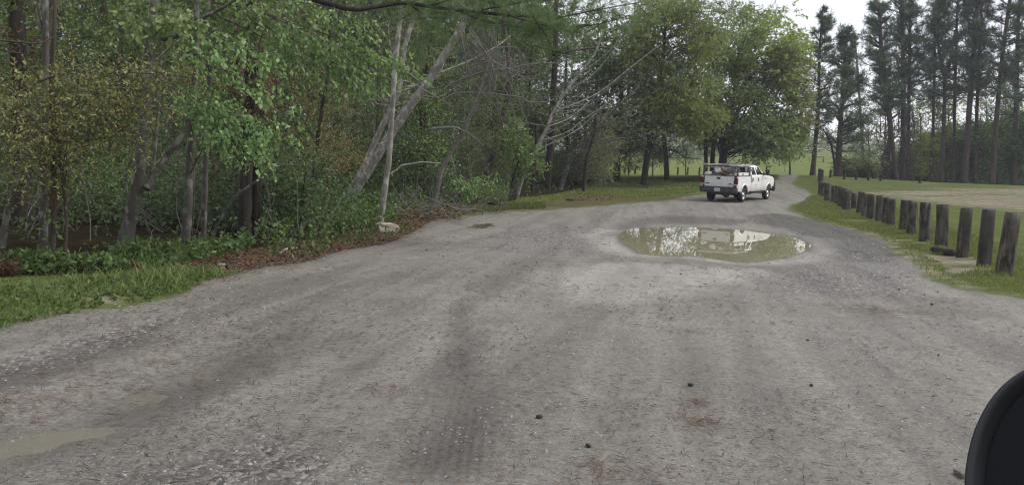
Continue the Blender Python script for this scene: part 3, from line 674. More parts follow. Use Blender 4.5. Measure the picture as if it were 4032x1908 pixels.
def proto_pine(name, label, seed, Hh, r, c0=.5, nw=11, crad=3.0, nt=26, ln=.42, wdt=.055, nn=11, bark='bark_pine', leaf='needle'):
    rng = np.random.default_rng(seed); wd, lv = MB(), MB()
    n = 8; t = np.linspace(0, 1, n); off = np.cumsum(rng.normal(0, .012 * Hh / n * 3, (n, 2)), 0); off -= off[0]
    tr = np.c_[off, t * Hh]; tr[0, 2] = -.3; rad = r * (1 - .8 * t); rad[0] *= 1.4
    tube(wd, spline(tr, 16), np.interp(np.linspace(0, 1, 16), t, rad), 8)
    pine_boughs(wd, lv, rng, spline(tr, 60), c0, nw, crad, nt, ln, wdt, nn, r)
    root = tag(empty(name, (0, 0, 0)), label, 'tree'); wd.build('trunk', bark, root, True); lv.build('crown', leaf, root); return root
def pine_boughs(wd, lv, rng, tr, c0, nw, crad, nt, ln, wdt, nn, r, dead=5):
    Lz = len(tr)
    for i in range(nw * 3):
        u = c0 + (1 - c0) * (i + rng.random()) / (nw * 3); p = tr[min(Lz - 1, int(u * Lz))]; a = rng.random() * 6.283
        f = (u - c0) / (1 - c0); bl = crad * (1.05 - .75 * f ** 1.3) * rng.uniform(.45, 1.1)
        P = limb(rng, p, [math.cos(a), math.sin(a), .15 + .5 * f], bl, 6, .2, .05)
        tube(wd, P, np.linspace(r * .22, .012, 7), 5, False)
        nt_ = int(nt * rng.uniform(.5, 1.2)); q = rng.random(nt_) ** .6; idx = q * 6; k = np.clip(idx.astype(int), 0, 5); w = (idx - k)[:, None]
        C = P[k] * (1 - w) + P[k + 1] * w; D = rng.normal(0, 1, (nt_, 3)) * [1, 1, .5] + norm(P[-1] - P[0]) * .8 + [0, 0, .5]
        C2 = C + norm(D) * (bl * .30 * rng.random(nt_))[:, None]
        prisms(wd, C, C2, np.full(nt_, .014), np.full(nt_, .008))
        tufts(lv, rng, C2, D, nn, ln, wdt)
    for i in range(dead):                                        # dead stubs under the crown
        u = c0 * rng.uniform(.45, 1); p = tr[int(u * Lz)]; a = rng.random() * 6.283
        tube(wd, limb(rng, p, [math.cos(a), math.sin(a), .1], crad * rng.uniform(.2, .6), 4, .25, 0), np.linspace(r * .14, .008, 5), 4, False)
class PT:
    """a tree laid out along the line its trunk has in the photograph, standing at its own depth"""
    def __init__(s, name, label, path, w, bark, cat='tree', ext=4.0, Y=None, dy=0.0, seed=1, group=None, flare=1.35):
        s.rng = np.random.default_rng(seed); s.base = G(*path[0]) if Y is None else at(*path[0], Y)
        if Y is not None: s.base[2] = hz(s.base[0], s.base[1])
        s.Y = s.base[1]; n = len(path)
        P = np.array([at(px, py, s.Y + dy * k / max(1, n - 1)) for k, (px, py) in enumerate(path)])
        if Y is not None: P[0] = s.base
        R = np.interp(np.linspace(0, 1, n), np.linspace(0, 1, len(w)), np.array(w)) * .5 * s.Y / F
        if ext > 0:
            d = norm(norm(P[-1] - P[-2]) + np.array([0, 0, .6])); P = np.concatenate([P, [P[-1] + d * ext * .5, P[-1] + d * ext + np.array([0, 0, ext * .2])]]); R = np.concatenate([R, [R[-1] * .75, R[-1] * .4]])
        P = np.concatenate([[P[0] - np.array([0, 0, .35])], P]); R = np.concatenate([[R[0] * flare], R])
        m = 5 * len(P); s.P = spline(P, m); s.R = np.interp(np.linspace(0, len(P) - 1, m), np.arange(len(P)), R)
        nn = vnoise(np.arange(m) * .7, np.zeros(m), seed); s.R = s.R * (.93 + .14 * nn)
        s.wd, s.lv = MB(), {}; tube(s.wd, s.P, s.R, 10)
        s.root = tag(empty(name, s.base), label, cat, group); s.bark = bark
    def leaf(s, m): return s.lv.setdefault(m, MB())
    def at(s, px, py, d=0): return at(px, py, s.Y + d)
    def m(s, px): return px * s.Y / F
    def branch(s, path, w0, w1=2, d0=0, d1=0, k=5):
        P = np.array([s.at(px, py, d0 + (d1 - d0) * i / (len(path) - 1)) for i, (px, py) in enumerate(path)])
        n = 5 * len(P); P = spline(P, n); tube(s.wd, P, np.linspace(w0, w1, n) * .5 * s.Y / F, k, True); return P
    def blobs(s, lst, leaf, ls=.07, lw=.55, nl=10, tl=.35, droop=.4, limbs=True, twig_r=.003):
        make_crown(s.leaf(leaf), s.wd, s.rng, s.P, [(s.at(px, py, d), np.array([s.m(rx), s.m(rx), s.m(ry)]), nt) for px, py, d, rx, ry, nt in lst], float(s.R.mean()), ls, lw, nl, tl, droop, twig_r, limbs)
    def spray(s, path, leaf, n, d0=0, d1=0, w=4, side=.5, ls=.065, lw=.62, nl=9, droop=.8, spread=.25):
        """a leafy bough along a line of the photograph with drooping side twigs"""
        P = s.branch(path, w, 1.5, d0, d1, 4); q = s.rng.random(n) ** .8 * (len(P) - 1.01); k = q.astype(int); f = (q - k)[:, None]
        S = P[k] * (1 - f) + P[k + 1] * f; D = norm(P[k + 1] - P[k]) * .8 + s.rng.normal(0, 1, (n, 3)) * [.5, .5, .2] + [0, 0, -.3]
        twigs(s.leaf(leaf), s.wd, s.rng, S + s.rng.normal(0, spread * .3, (n, 3)), D, side * s.rng.uniform(.5, 1.2, n), nl, ls, lw, droop, .25, .0025)
    def twiggery(s, n, u0=.3, L=1.0, r=.012, lift=.1, leaf=None, ls=.06, nl=5):
        """fine side branches along the trunk, bare or thinly leaved"""
        m = len(s.P)
        for _ in range(n):
            k = int((u0 + (1 - u0) * s.rng.random()) * (m - 1)); a = s.rng.random() * 6.283; l = L * s.rng.uniform(.4, 1.3)
            P = limb(s.rng, s.P[k], [math.cos(a), math.sin(a) * .6, s.rng.uniform(-.1, .7)], l, 6, .25, lift); tube(s.wd, P, np.linspace(min(r, s.R[k] * .5), .003, 7), 4, False)
            nt = 7; q = s.rng.integers(1, 6, nt); D = s.rng.normal(0, 1, (nt, 3))
            twigs(s.leaf(leaf) if leaf else MB(), s.wd, s.rng, P[q], D, l * .35, nl if leaf else 0, ls, .55, .4, .1, .003)
    def pine(s, u0=.5, nw=10, crad=3.0, nt=24, ln=.42, wdt=.055, nn=11, leaf='needle', dead=5):
        dl = np.r_[0, np.cumsum(np.linalg.norm(np.diff(s.P, axis=0), axis=1))]; q = np.linspace(0, dl[-1], 80); Pu = np.stack([np.interp(q, dl, s.P[:, k]) for k in range(3)], 1)
        pine_boughs(s.wd, s.leaf(leaf), s.rng, Pu, u0, nw, crad, nt, ln, wdt, nn, float(s.R.max()), dead)
    def done(s, crown='crown'):
        b = s.base
        def rel(mb): mb.V = [v - b.astype(np.float32) for v in mb.V]; return mb
        rel(s.wd).build('trunk', s.bark, s.root, True)
        for k, mb in s.lv.items():
            if mb.n: rel(mb).build(crown, k, s.root)
        return s.root

# ---- the wood on the left: trees one can tell apart
t = PT('young_tree', 'thin leaning lichen spotted trunk, leftmost at the photo edge', [(8, 985), (25, 860), (45, 780), (69, 697), (100, 560), (150, 400)], (30, 22, 14), 'bark_gray', seed=11, ext=2)
t.twiggery(14, .3, 1.0, .012, .1, 'leaf_olive'); t.done()
t = PT('slender_tree', 'slim straight lichen trunk, left one of the close pair at far left', [(172, 1040), (172, 850), (170, 700), (174, 540), (178, 300), (180, 60)], (32, 28, 22), 'bark_gray', seed=12)
t.twiggery(12, .1, .8, .012, .1); t.blobs([(150, -60, .5, 200, 120, 40)], 'leaf_green'); t.done()
t = PT('slender_tree', 'slim dark trunk, right one of the close pair at far left', [(207, 1055), (209, 850), (211, 700), (206, 540), (204, 300), (215, 40)], (24, 22, 16), 'bark_brown', seed=13)
t.twiggery(14, .1, .9, .010, .1, 'leaf_green'); t.done()
t = PT('stout_tree', 'stout brown trunk rising in the upper left corner behind olive foliage', [(95, 900), (85, 600), (75, 300), (68, 120), (62, -60)], (70, 60, 56), 'bark_dark', Y=14.5, seed=14)
t.blobs([(100, 200, -.3, 50, 90, 30), (60, -120, 0, 300, 150, 60)], 'leaf_rust'); t.done()
t = PT('olive_tree_sapling', 'budding small tree with yellow olive brown foliage at the left edge', [(250, 1040), (262, 860), (240, 640), (220, 450), (260, 330)], (16, 12, 6), 'bark_brown', seed=15, ext=.5, Y=9.5)
t.blobs([(60, 430, -.6, 170, 90, 80), (230, 370, -.3, 170, 100, 95), (400, 330, 0, 170, 90, 90), (540, 360, .2, 140, 70, 60), (30, 560, -.8, 150, 110, 95), (190, 540, -.5, 150, 110, 90), (350, 480, -.1, 150, 100, 80), (480, 470, 0, 120, 80, 50), (90, 680, -.4, 130, 90, 55), (680, 300, .4, 120, 40, 32), (300, 620, .2, 120, 80, 40), (-90, 480, -.6, 150, 170, 80)], 'leaf_olive', .047, .40, 13, .42, .15)
t.branch([(150, 320), (220, 295), (300, 272)], 14, 8, -.3, 0); t.branch([(-40, 155), (60, 165), (150, 172), (210, 150), (305, 132)], 9, 4, -.6, -.2)
t.branch([(-30, 190), (50, 205), (100, 212)], 7, 3, -.6, -.3); t.branch([(500, 285), (700, 300), (800, 312), (960, 335)], 5, 2, .2, .4); t.done()
t = PT('leaning_tree', 'gray trunk leaning right with a dark forked limb, among the ferny undergrowth', [(492, 985), (505, 900), (517, 845), (546, 697), (558, 600), (566, 500), (580, 330), (600, 120)], (62, 52, 46, 38, 30), 'bark_gray', seed=16)
t.branch([(575, 745), (600, 700), (660, 610), (728, 515), (770, 400)], 30, 16, -.05, .3, 8); t.branch([(508, 840), (498, 730), (500, 660), (510, 600)], 8, 4, .3, .5)
t.blobs([(560, 160, .5, 180, 100, 70), (350, 120, .8, 160, 100, 60), (750, 120, 1, 150, 90, 50)], 'leaf_green', .07); t.done()
t = PT('snag_tree', 'upright thin trunk with pale peeling bark split along its base', [(728, 1000), (735, 880), (743, 770), (746, 660), (752, 560), (762, 400), (773, 195), (775, 0)], (38, 33, 28, 24, 20), 'bark_gray', seed=17)
t.branch([(650, 607), (680, 585), (715, 577), (750, 590), (775, 590)], 6, 3); t.branch([(750, 600), (765, 700), (762, 850), (755, 940)], 5, 3, -.15, -.1)
t.branch([(640, 155), (700, 140), (750, 110), (800, 70), (880, 30), (940, -10)], 20, 10, 0, -.3, 6); t.branch([(785, 100), (815, 40), (825, -20)], 14, 8)
for pth, n in [([(760, 240), (860, 270), (960, 300), (1060, 360), (1170, 430)], 60), ([(740, 330), (850, 400), (960, 470), (1040, 545)], 70), ([(750, 400), (830, 450), (920, 520), (1000, 570), (1035, 600)], 80), ([(790, 430), (900, 430), (1010, 460), (1110, 500)], 45),
               ([(640, 330), (740, 380), (830, 480), (900, 560)], 60), ([(750, 90), (860, 150), (950, 170), (1070, 215)], 50), ([(700, 200), (780, 215), (860, 215)], 40)]:
    t.spray(pth, 'leaf_bright', int(n * .75), -.2, -.9, 6, .32, .066, .66, 8)
t.blobs([(900, 560, -.6, 80, 45, 30), (800, 410, -.3, 100, 50, 34)], 'leaf_bright', .055, .65, 9, .25, .9); t.done()
t = PT('maple_tree', 'maple with fresh light green leaves hanging in long sprays over the top center', [(800, 960), (806, 800), (815, 500), (830, 200), (840, -80)], (22, 18, 14), 'bark_gray', Y=12.6, seed=18, ext=3)
for pth, n in [([(840, 10), (1000, 40), (1150, 90), (1300, 140), (1420, 170), (1500, 200)], 85), ([(840, -10), (1050, 60), (1250, 140), (1380, 200), (1500, 215), (1640, 262)], 95), ([(850, 40), (1050, 110), (1200, 180), (1320, 250), (1470, 330)], 100), ([(850, 60), (1000, 130), (1130, 200), (1240, 290), (1330, 320)], 80),
               ([(880, 0), (1080, 0), (1300, 30), (1480, 110)], 70), ([(860, -30), (960, 30), (1060, 110), (1150, 190)], 60), ([(840, 80), (920, 170), (1000, 240), (1060, 240)], 40), ([(1300, 170), (1400, 260), (1440, 330)], 40), ([(1250, 210), (1350, 270), (1420, 300)], 40)]:
    t.spray(pth, 'leaf_bright', int(n * .75), 0, -.6, 7, .34, .070, .62, 8)
t.blobs([(960, 40, .3, 150, 70, 50), (1120, 60, .5, 120, 60, 40)], 'leaf_green', .06); t.done()
t = PT('maple_tree', 'light green star leaved bough hanging in from the top left', [(560, 960), (600, 700), (630, 300), (640, -100)], (16, 12, 9), 'bark_gray', Y=15.5, seed=19, ext=2)
for pth, n in [([(636, -60), (560, -20), (600, 20), (680, 50), (790, 75)], 80), ([(636, -60), (540, 10), (480, 30), (530, 60), (560, 80)], 45), ([(636, -60), (650, 0), (660, 30), (680, 70)], 36)]: t.spray(pth, 'leaf_bright', n, 0, -5, 6, .3, .08, .8, 8)
t.done()
t = PT('slender_tree', 'thin speckled trunk just left of the large double dark trunk', [(925, 900), (927, 800), (932, 680), (936, 600), (945, 450), (960, 250)], (22, 18, 14), 'bark_gray', seed=20)
t.blobs([(950, 120, .6, 120, 110, 40)], 'leaf_green', .06); t.done()
t = PT('pine_tree', 'large double trunked dark pine draped in brown vines', [(965, 935), (965, 850), (970, 700), (976, 580), (985, 400), (990, 200), (992, -60)], (58, 48, 44, 40), 'bark_dark', seed=21, ext=6)
Pb = np.array([t.at(x, y, .15 if k else 0) for k, (x, y) in enumerate([(975, 985), (998, 940), (1008, 780), (1017, 600), (1012, 400), (1000, 250)])]); tube(t.wd, spline(Pb, 30), np.linspace(46, 30, 30) * .5 * t.Y / F, 10)
t.branch([(990, -90), (1150, -30), (1370, 34), (1480, 26), (1600, 14), (1800, 40), (2000, 60), (2200, 70)], 26, 12, 0, 2, 8)
for pth in ([(1600, 14), (1680, 60), (1760, 90)], [(1800, 40), (1900, 80), (2060, 110)], [(1900, 40), (2050, 10), (2250, -20)], [(2000, 60), (2150, 100), (2330, 100), (2480, 60)], [(2200, 70), (2350, 40), (2520, 10)], [(1700, 20), (1850, -20), (2000, -40)], [(2100, 65), (2160, 160), (2180, 220)], [(1500, 20), (1560, -20), (1650, -40)]):
    P = t.branch(pth, 8, 4, 1.0, 2.2); n = 26; k = t.rng.integers(0, len(P), n); D = t.rng.normal(0, 1, (n, 3)) * [1, 1, .6]; C = P[k] + norm(D) * t.rng.uniform(.05, .5, (n, 1)); prisms(t.wd, P[k], C, np.full(n, .008), np.full(n, .006)); tufts(t.leaf('needle_near'), t.rng, C, D + [0, 0, .2], 44, .22, .0075, .8)
for px, py, r in [(1420, -10, 60), (1640, 20, 60), (1560, 10, 40), (1760, 30, 70), (1860, 10, 70), (2350, 20, 90), (2450, 60, 80), (2120, 30, 80), (1960, 20, 60), (2230, 110, 60), (2080, 130, 50), (1730, 130, 30), (1640, 190, 30), (2140, 120, 40)]:
    n = 16; C = t.at(px, py, 1.5) + t.rng.normal(0, 1, (n, 3)) * [t.m(r) * .6, .5, t.m(r) * .5]; tufts(t.leaf('needle_near'), t.rng, C, t.rng.normal(0, 1, (n, 3)) + [0, 0, .2], 44, .22, .0075, .8)
for k in range(16):
    a = t.rng.uniform(920, 1080); y0 = t.rng.uniform(60, 300); t.branch([(a, y0), (a + t.rng.normal(0, 12), y0 + 130), (a + t.rng.normal(0, 20), y0 + 260 + t.rng.uniform(0, 150))], 4, 2, -.35, -.25, 4)
t.blobs([(985, 300, -.1, 75, 95, 130), (985, 150, 0, 80, 90, 110), (1000, 420, -.1, 65, 80, 90), (980, 30, .1, 90, 70, 70)], 'leaf_rust', .055, .4, 11, .3, 1.2, False)
t.done()
t = PT('brown_leaved_tree', 'thin tree with sparse brown budding leaves right of the double trunk', [(1228, 860), (1232, 770), (1240, 672), (1250, 560), (1270, 420), (1290, 300), (1300, 100)], (20, 17, 12), 'bark_dark', seed=22)
t.blobs([(1120, 120, .6, 140, 80, 70), (1200, 250, .5, 150, 90, 80), (1110, 280, .4, 110, 90, 60), (1280, 380, .3, 130, 90, 80), (1150, 420, .2, 120, 90, 60), (1210, 560, -.2, 130, 70, 110), (1320, 590, -.3, 100, 60, 90), (1260, 640, -.3, 130, 50, 100), (1370, 640, -.2, 60, 50, 40), (1170, 660, 0, 80, 50, 50), (1330, 470, .2, 100, 60, 50)], 'leaf_brown', .05, .42, 10, .38, .35); t.done()
t = PT('fallen_pole', 'thin dead pole leaning across in front of the double dark trunk', [(820, 880), (905, 800), (1000, 720), (1090, 658)], (11, 9), 'bark_gray', 'branch', ext=0, seed=23, Y=12.4)
t.branch([(1075, 668), (1090, 655), (1150, 650), (1230, 658), (1320, 675)], 6, 2, 0, .5); t.done()
t = PT('leaning_tree', 'thinner pale trunk of the leaning pair, leaning right', [(1345, 810), (1362, 780), (1398, 716), (1433, 656), (1462, 590), (1503, 500), (1540, 420), (1574, 344), (1594, 187), (1638, 49), (1690, -100)], (28, 23, 19, 18), 'bark_pale', seed=24, Y=23, ext=5)
t.twiggery(16, .35, 1.6, .02, .1); t.done()
t = PT('leaning_tree', 'thick pale trunk of the leaning pair, sloping right to the top', [(1370, 800), (1405, 742), (1450, 670), (1515, 566), (1565, 490), (1614, 418), (1650, 370), (1687, 320), (1746, 221), (1815, 113), (1874, 0), (1920, -90)], (40, 36, 35, 30, 24), 'bark_pale', seed=25, Y=24, ext=5)
t.branch([(1600, 345), (1640, 338), (1690, 315), (1730, 300)], 13, 9); t.branch([(1700, 300), (1850, 240), (1960, 180), (2010, 140)], 10, 5, 0, 1); t.branch([(1790, 150), (1850, 60), (1900, -20)], 8, 5)
t.blobs([(1960, -60, 0, 260, 90, 60)], 'leaf_green', .1); t.twiggery(14, .45, 1.8, .02, .05); t.done()
t = PT('slender_tree', 'straight slim gray trunk standing behind the stone block', [(1499, 893), (1503, 840), (1515, 746), (1524, 680), (1532, 623), (1540, 500), (1545, 418), (1559, 221), (1579, 49), (1590, -60)], (27, 23, 22, 21, 18), 'bark_pale', seed=26)
t.branch([(1545, 225), (1530, 120), (1545, 60), (1590, 60), (1640, 130)], 5, 2); t.branch([(1540, 330), (1600, 320), (1700, 370), (1780, 420)], 5, 2, 0, .4); t.branch([(1525, 690), (1560, 670), (1580, 652), (1620, 645), (1660, 638), (1700, 641), (1735, 644)], 8, 5, 0, .3)
t.blobs([(1600, -120, 0, 200, 90, 50)], 'leaf_green', .08); t.twiggery(8, .5, .9, .01, .05); t.done()
t = PT('dead_tree', 'dead bare tree with a tangle of pale drooping twigs at top center', [(1702, 790), (1737, 677), (1760, 630), (1783, 586), (1823, 525), (1857, 443), (1900, 370), (1951, 305), (1900, 190), (1850, 110)], (20, 17, 14, 8), 'bark_twig', seed=27, Y=24, ext=0)
rg = t.rng
for k in range(44):
    x0, y0 = rg.uniform(1800, 1960), rg.uniform(70, 260); x1 = rg.uniform(1740, 2190); y1 = rg.uniform(260, 520); d = rg.uniform(-1.2, 1.2)
    P = t.branch([(x0, y0), (x0 * .7 + x1 * .3 + rg.normal(0, 40), y0 * .65 + y1 * .35 + rg.normal(0, 45)), (x0 * .3 + x1 * .7 + rg.normal(0, 25), y0 * .25 + y1 * .75 + rg.normal(0, 25)), (x1, y1 - rg.uniform(0, 50))], rg.uniform(3, 5.5), 1.6, d, d + rg.normal(0, .5), 4)
    n = 5; i = rg.integers(3, len(P) - 1, n); twigs(None, t.wd, rg, P[i], rg.normal(0, 1, (n, 3)), .6, 0, 0, 0, 0, .1, .006)
t.branch([(1740, 400), (1790, 370), (1880, 366), (2040, 382), (2080, 400), (2130, 404), (2170, 396), (2205, 365), (2240, 310), (2300, 258)], 8, 4, -.4, -.2); t.branch([(1690, 400), (1780, 330), (1900, 285), (2010, 270), (2080, 255), (2190, 250), (2240, 275)], 8, 4, -.2, .2)
t.branch([(1690, 510), (1760, 503), (1800, 506), (1850, 530), (1905, 575)], 11, 4, -.3, -.3); t.branch([(1700, 505), (1790, 500), (1830, 520)], 9, 4, -.2, -.3); t.branch([(1960, 30), (1930, 60), (1925, 100)], 4, 2); t.branch([(1780, 500), (1830, 440), (1900, 445), (1980, 520)], 4, 2)
t.done()
t = PT('dark_tree', 'dark crooked trunk curving up right behind the bright green shrub', [(1904, 760), (1929, 651), (1949, 591), (1965, 515), (1985, 440), (1995, 394), (2005, 335), (2040, 300), (2090, 276)], (30, 24, 22, 17), 'bark_brown', seed=29, ext=0)
t.branch([(2005, 330), (2000, 220), (1985, 100), (1980, -20)], 18, 12); t.branch([(2060, 290), (2120, 280), (2200, 215), (2330, 190), (2420, 190)], 15, 6, 0, 1); t.blobs([(1960, 480, .5, 60, 80, 25), (2000, 60, 0, 160, 120, 50)], 'leaf_green', .12); t.twiggery(16, .3, 2, .02, .08, 'leaf_hazel', .09, 4); t.done()
t = PT('leaning_tree', 'pale leaning trunk rising from the grass strip at the middle of the wood edge', [(2035, 768), (2060, 692), (2096, 626), (2126, 560), (2156, 500), (2170, 460), (2192, 418), (2250, 330), (2330, 230)], (22, 18, 12, 8), 'bark_pale', seed=30, ext=2)
for k in range(8):
    u = rg.uniform(.3, .9); q = t.P[int(u * (len(t.P) - 1))]; x0, y0 = px_of(q); L_ = rg.uniform(140, 420); a = rg.uniform(.25, .95)
    t.branch([(x0, y0), (x0 + L_ * .4, y0 - L_ * .35 * a + 10), (x0 + L_ * .75, y0 - L_ * .8 * a), (x0 + L_, y0 - L_ * 1.15 * a)], 6, 2, 0, rg.normal(0, 2), 4)
t.twiggery(20, .3, 2.5, .02, .08); t.done()
t = PT('pine_tree', 'dark straight pine trunk beside the pale leaning trunk', [(2154, 733), (2160, 660), (2168, 560), (2172, 500), (2177, 394), (2185, 250), (2190, 60)], (32, 27, 25, 20), 'bark_dark', seed=31, Y=50, ext=6)
t.blobs([(2200, 300, -.5, 70, 60, 30), (2270, 360, -1, 50, 60, 24)], 'needle', .18, .2, 12, .6, .2, True, .008); t.pine(.62, 7, 4.0, 20, .4, .03, 14); t.done()
t = PT('spreading_tree', 'gray many stemmed tree with bare limbs fanning up to the right', [(2207, 748), (2242, 636), (2275, 590), (2308, 550), (2400, 450), (2500, 360)], (20, 16, 10), 'bark_gray', seed=32, Y=48, ext=1)
for k in range(9):
    x0 = rg.uniform(2170, 2330); y0 = 700 - (x0 - 2170) * rg.uniform(.6, 1.3); a = rg.uniform(.15, 1.25); L_ = rg.uniform(220, 480); d = rg.uniform(-2, 2)
    P = t.branch([(x0, y0), (x0 + L_ * .35 * math.cos(a), y0 - L_ * .38 * math.sin(a)), (x0 + L_ * .7 * math.cos(a) + rg.normal(0, 12), y0 - L_ * .75 * math.sin(a) + rg.normal(0, 12)), (x0 + L_ * math.cos(a * .8), y0 - L_ * math.sin(a * .85))], rg.uniform(3, 6), 1.4, d * .3, d, 4)
    n = 14; i = rg.integers(4, len(P) - 1, n); twigs(t.leaf('leaf_hazel'), t.wd, rg, P[i], norm(P[i + 1 - 0] - P[i]) + rg.normal(0, .6, (n, 3)), 1.6, 7, .13, .5, .3, .05, .012)
t.done()
t = PT('thin_tree', 'thin dark bent stem at the right end of the wood edge', [(2298, 742), (2305, 670), (2313, 616), (2330, 560), (2343, 505), (2345, 400), (2360, 300)], (14, 10, 6), 'bark_dark', seed=33, Y=45, ext=0); t.twiggery(14, .4, 2, .015, .1); t.done()
t = PT('thin_tree', 'thin dark stem between the pale leaning trunk and the pine trunk', [(2096, 742), (2101, 690), (2106, 640), (2112, 560), (2110, 450)], (14, 11, 8), 'bark_dark', seed=34, Y=44, ext=0); t.twiggery(8, .5, 1.5, .015); t.done()
t = PT('sapling', 'bright green leafy bush in front of the pale leaning trunk', [(2010, 770), (2020, 700), (2040, 640), (2050, 600)], (8, 5), 'bark_dark', seed=35, Y=38, ext=.2)
t.blobs([(2040, 570, 0, 50, 50, 60), (2085, 610, 0, 50, 45, 60), (2020, 630, 0, 40, 50, 55), (2100, 660, -.3, 40, 30, 40), (2030, 520, .3, 50, 50, 50), (1990, 560, .3, 40, 50, 40), (2060, 690, -.2, 40, 20, 20)], 'leaf_bright', .12, .7, 8, .5, .3); t.done()
t = PT('sapling', 'low bright green leafy bush at the foot of the wood, middle of the edge', [(1810, 800), (1812, 760), (1815, 730)], (6, 4), 'bark_dark', seed=36, Y=29, ext=.1)
t.blobs([(1780, 720, 0, 35, 28, 50), (1840, 725, 0, 40, 30, 55), (1815, 755, -.2, 50, 22, 50), (1690, 700, .5, 35, 35, 35), (1930, 715, .5, 30, 30, 30)], 'leaf_bright', .09, .65, 8, .35, .3); t.done()
t = PT('sapling', 'green budding bush left of the leaning pale pair', [(1180, 890), (1190, 780), (1200, 700)], (6, 4), 'bark_dark', seed=37, Y=15, ext=.3)
t.blobs([(1190, 730, 0, 55, 60, 60), (1220, 640, .2, 60, 60, 40), (1130, 760, .3, 60, 70, 45), (1230, 790, 0, 40, 50, 30)], 'leaf_bright', .055, .6, 9, .3, .3); t.done()

rg2 = np.random.default_rng(66)
for i, (px, Y, rx, y0, y1, lf, lab) in enumerate(((2230, 58, 95, 60, 640, 'leaf_green', 'leafy green tree behind the fanned gray limbs, left one'), (2350, 62, 90, 90, 620, 'leaf_hazel', 'yellow green tree behind the fanned gray limbs, right one'), (2090, 52, 80, 120, 620, 'leaf_green', 'fresh green tree behind the pale leaning trunk'), (1960, 44, 80, 250, 660, 'leaf_dark', 'dark green small tree behind the crooked dark trunk'), (1660, 30, 70, 380, 740, 'leaf_green', 'green small tree behind the dead tree'))):
    t = PT('forest_tree', lab, [(px, 735), (px + 4, 600), (px - 5, 400), (px + 6, y0 + 40)], (16, 13, 10, 4), 'bark_dark', seed=90 + i, Y=Y, ext=.5)
    t.blobs([(px + rg2.uniform(-1, 1) * rx, rg2.uniform(y0, y1), rg2.uniform(-2, 2), 44, 30, 36) for k in range(30)], lf, .0031 * Y, .55, 8, .8, .4, True, .008); t.done()

# ---- tree kinds copied through the depth of the wood
lib = [
 proto_tree('tall_tree', 'x', 'tree', 101, 14.5, .15, 'bark_brown', 'leaf_green', 17, 1.5, .25, 2.4, 64, 10, .13, tl=.7, twig_r=.006),
 proto_tree('tall_tree', 'x', 'tree', 102, 13.0, .12, 'bark_brown', 'leaf_dark', 16, 1.4, .2, 2.2, 64, 10, .12, tl=.7, twig_r=.006),
 proto_tree('tall_tree', 'x', 'tree', 103, 15.5, .17, 'bark_dark', 'leaf_hazel', 16, 1.5, .3, 2.5, 54, 10, .13, tl=.7, twig_r=.006),
 proto_pine('tall_pine', 'x', 104, 18.0, .20, .42, 10, 3.2, 24, .34, .022, 16, 'bark_dark'),
]
sap = [
 proto_tree('forest_sapling', 'x', 'sapling', 111, 5.2, .030, 'bark_gray', 'leaf_green', 10, .75, .14, 1.1, 40, 9, .070, tl=.4),
 proto_tree('forest_sapling', 'x', 'sapling', 112, 6.0, .035, 'bark_brown', 'leaf_dark', 11, .8, .10, 1.2, 42, 9, .068, tl=.4),
 proto_tree('forest_sapling', 'x', 'sapling', 113, 4.4, .028, 'bark_gray', 'leaf_hazel', 9, .7, .15, 1.0, 36, 9, .055, .45, tl=.4),
 proto_tree('forest_sapling', 'x', 'sapling', 114, 5.5, .032, 'bark_dark', 'leaf_green', 10, .85, .30, 1.2, 38, 9, .075, tl=.45),
 proto_tree('forest_sapling', 'x', 'sapling', 115, 7.5, .045, 'bark_gray', 'leaf_brown', 9, .8, .35, 1.2, 26, 8, .055, .42, tl=.5),
]
shr = [
 proto_tree('shrub', 'x', 'shrub', 121, 1.7, .015, 'bark_brown', 'leaf_dark', 9, .5, .15, .8, 44, 9, .062, tl=.28),
 proto_tree('shrub', 'x', 'shrub', 122, 1.3, .012, 'bark_brown', 'leaf_green', 9, .46, .10, .8, 44, 9, .068, .6, tl=.28),
 proto_tree('shrub', 'x', 'shrub', 123, 2.2, .018, 'bark_gray', 'leaf_brown', 7, .5, .2, .8, 20, 6, .05, .45, tl=.4),
]
ZONES = [(330, 'at far left', 'far left'), (700, 'behind the gray leaning trunk', 'behind the gray leaning trunk'), (1250, 'behind the double dark trunk', 'behind the double trunk'), (1750, 'behind the pale leaning pair', 'behind the pale pair'), (2130, 'behind the bare dead tree', 'behind the dead tree'), (9999, 'at the right end of the wood', 'right end of the wood')]
def zone(p):
    x, _ = px_of(p)
    for lim, a, b in ZONES:
        if x < lim: return a, b
used = set()
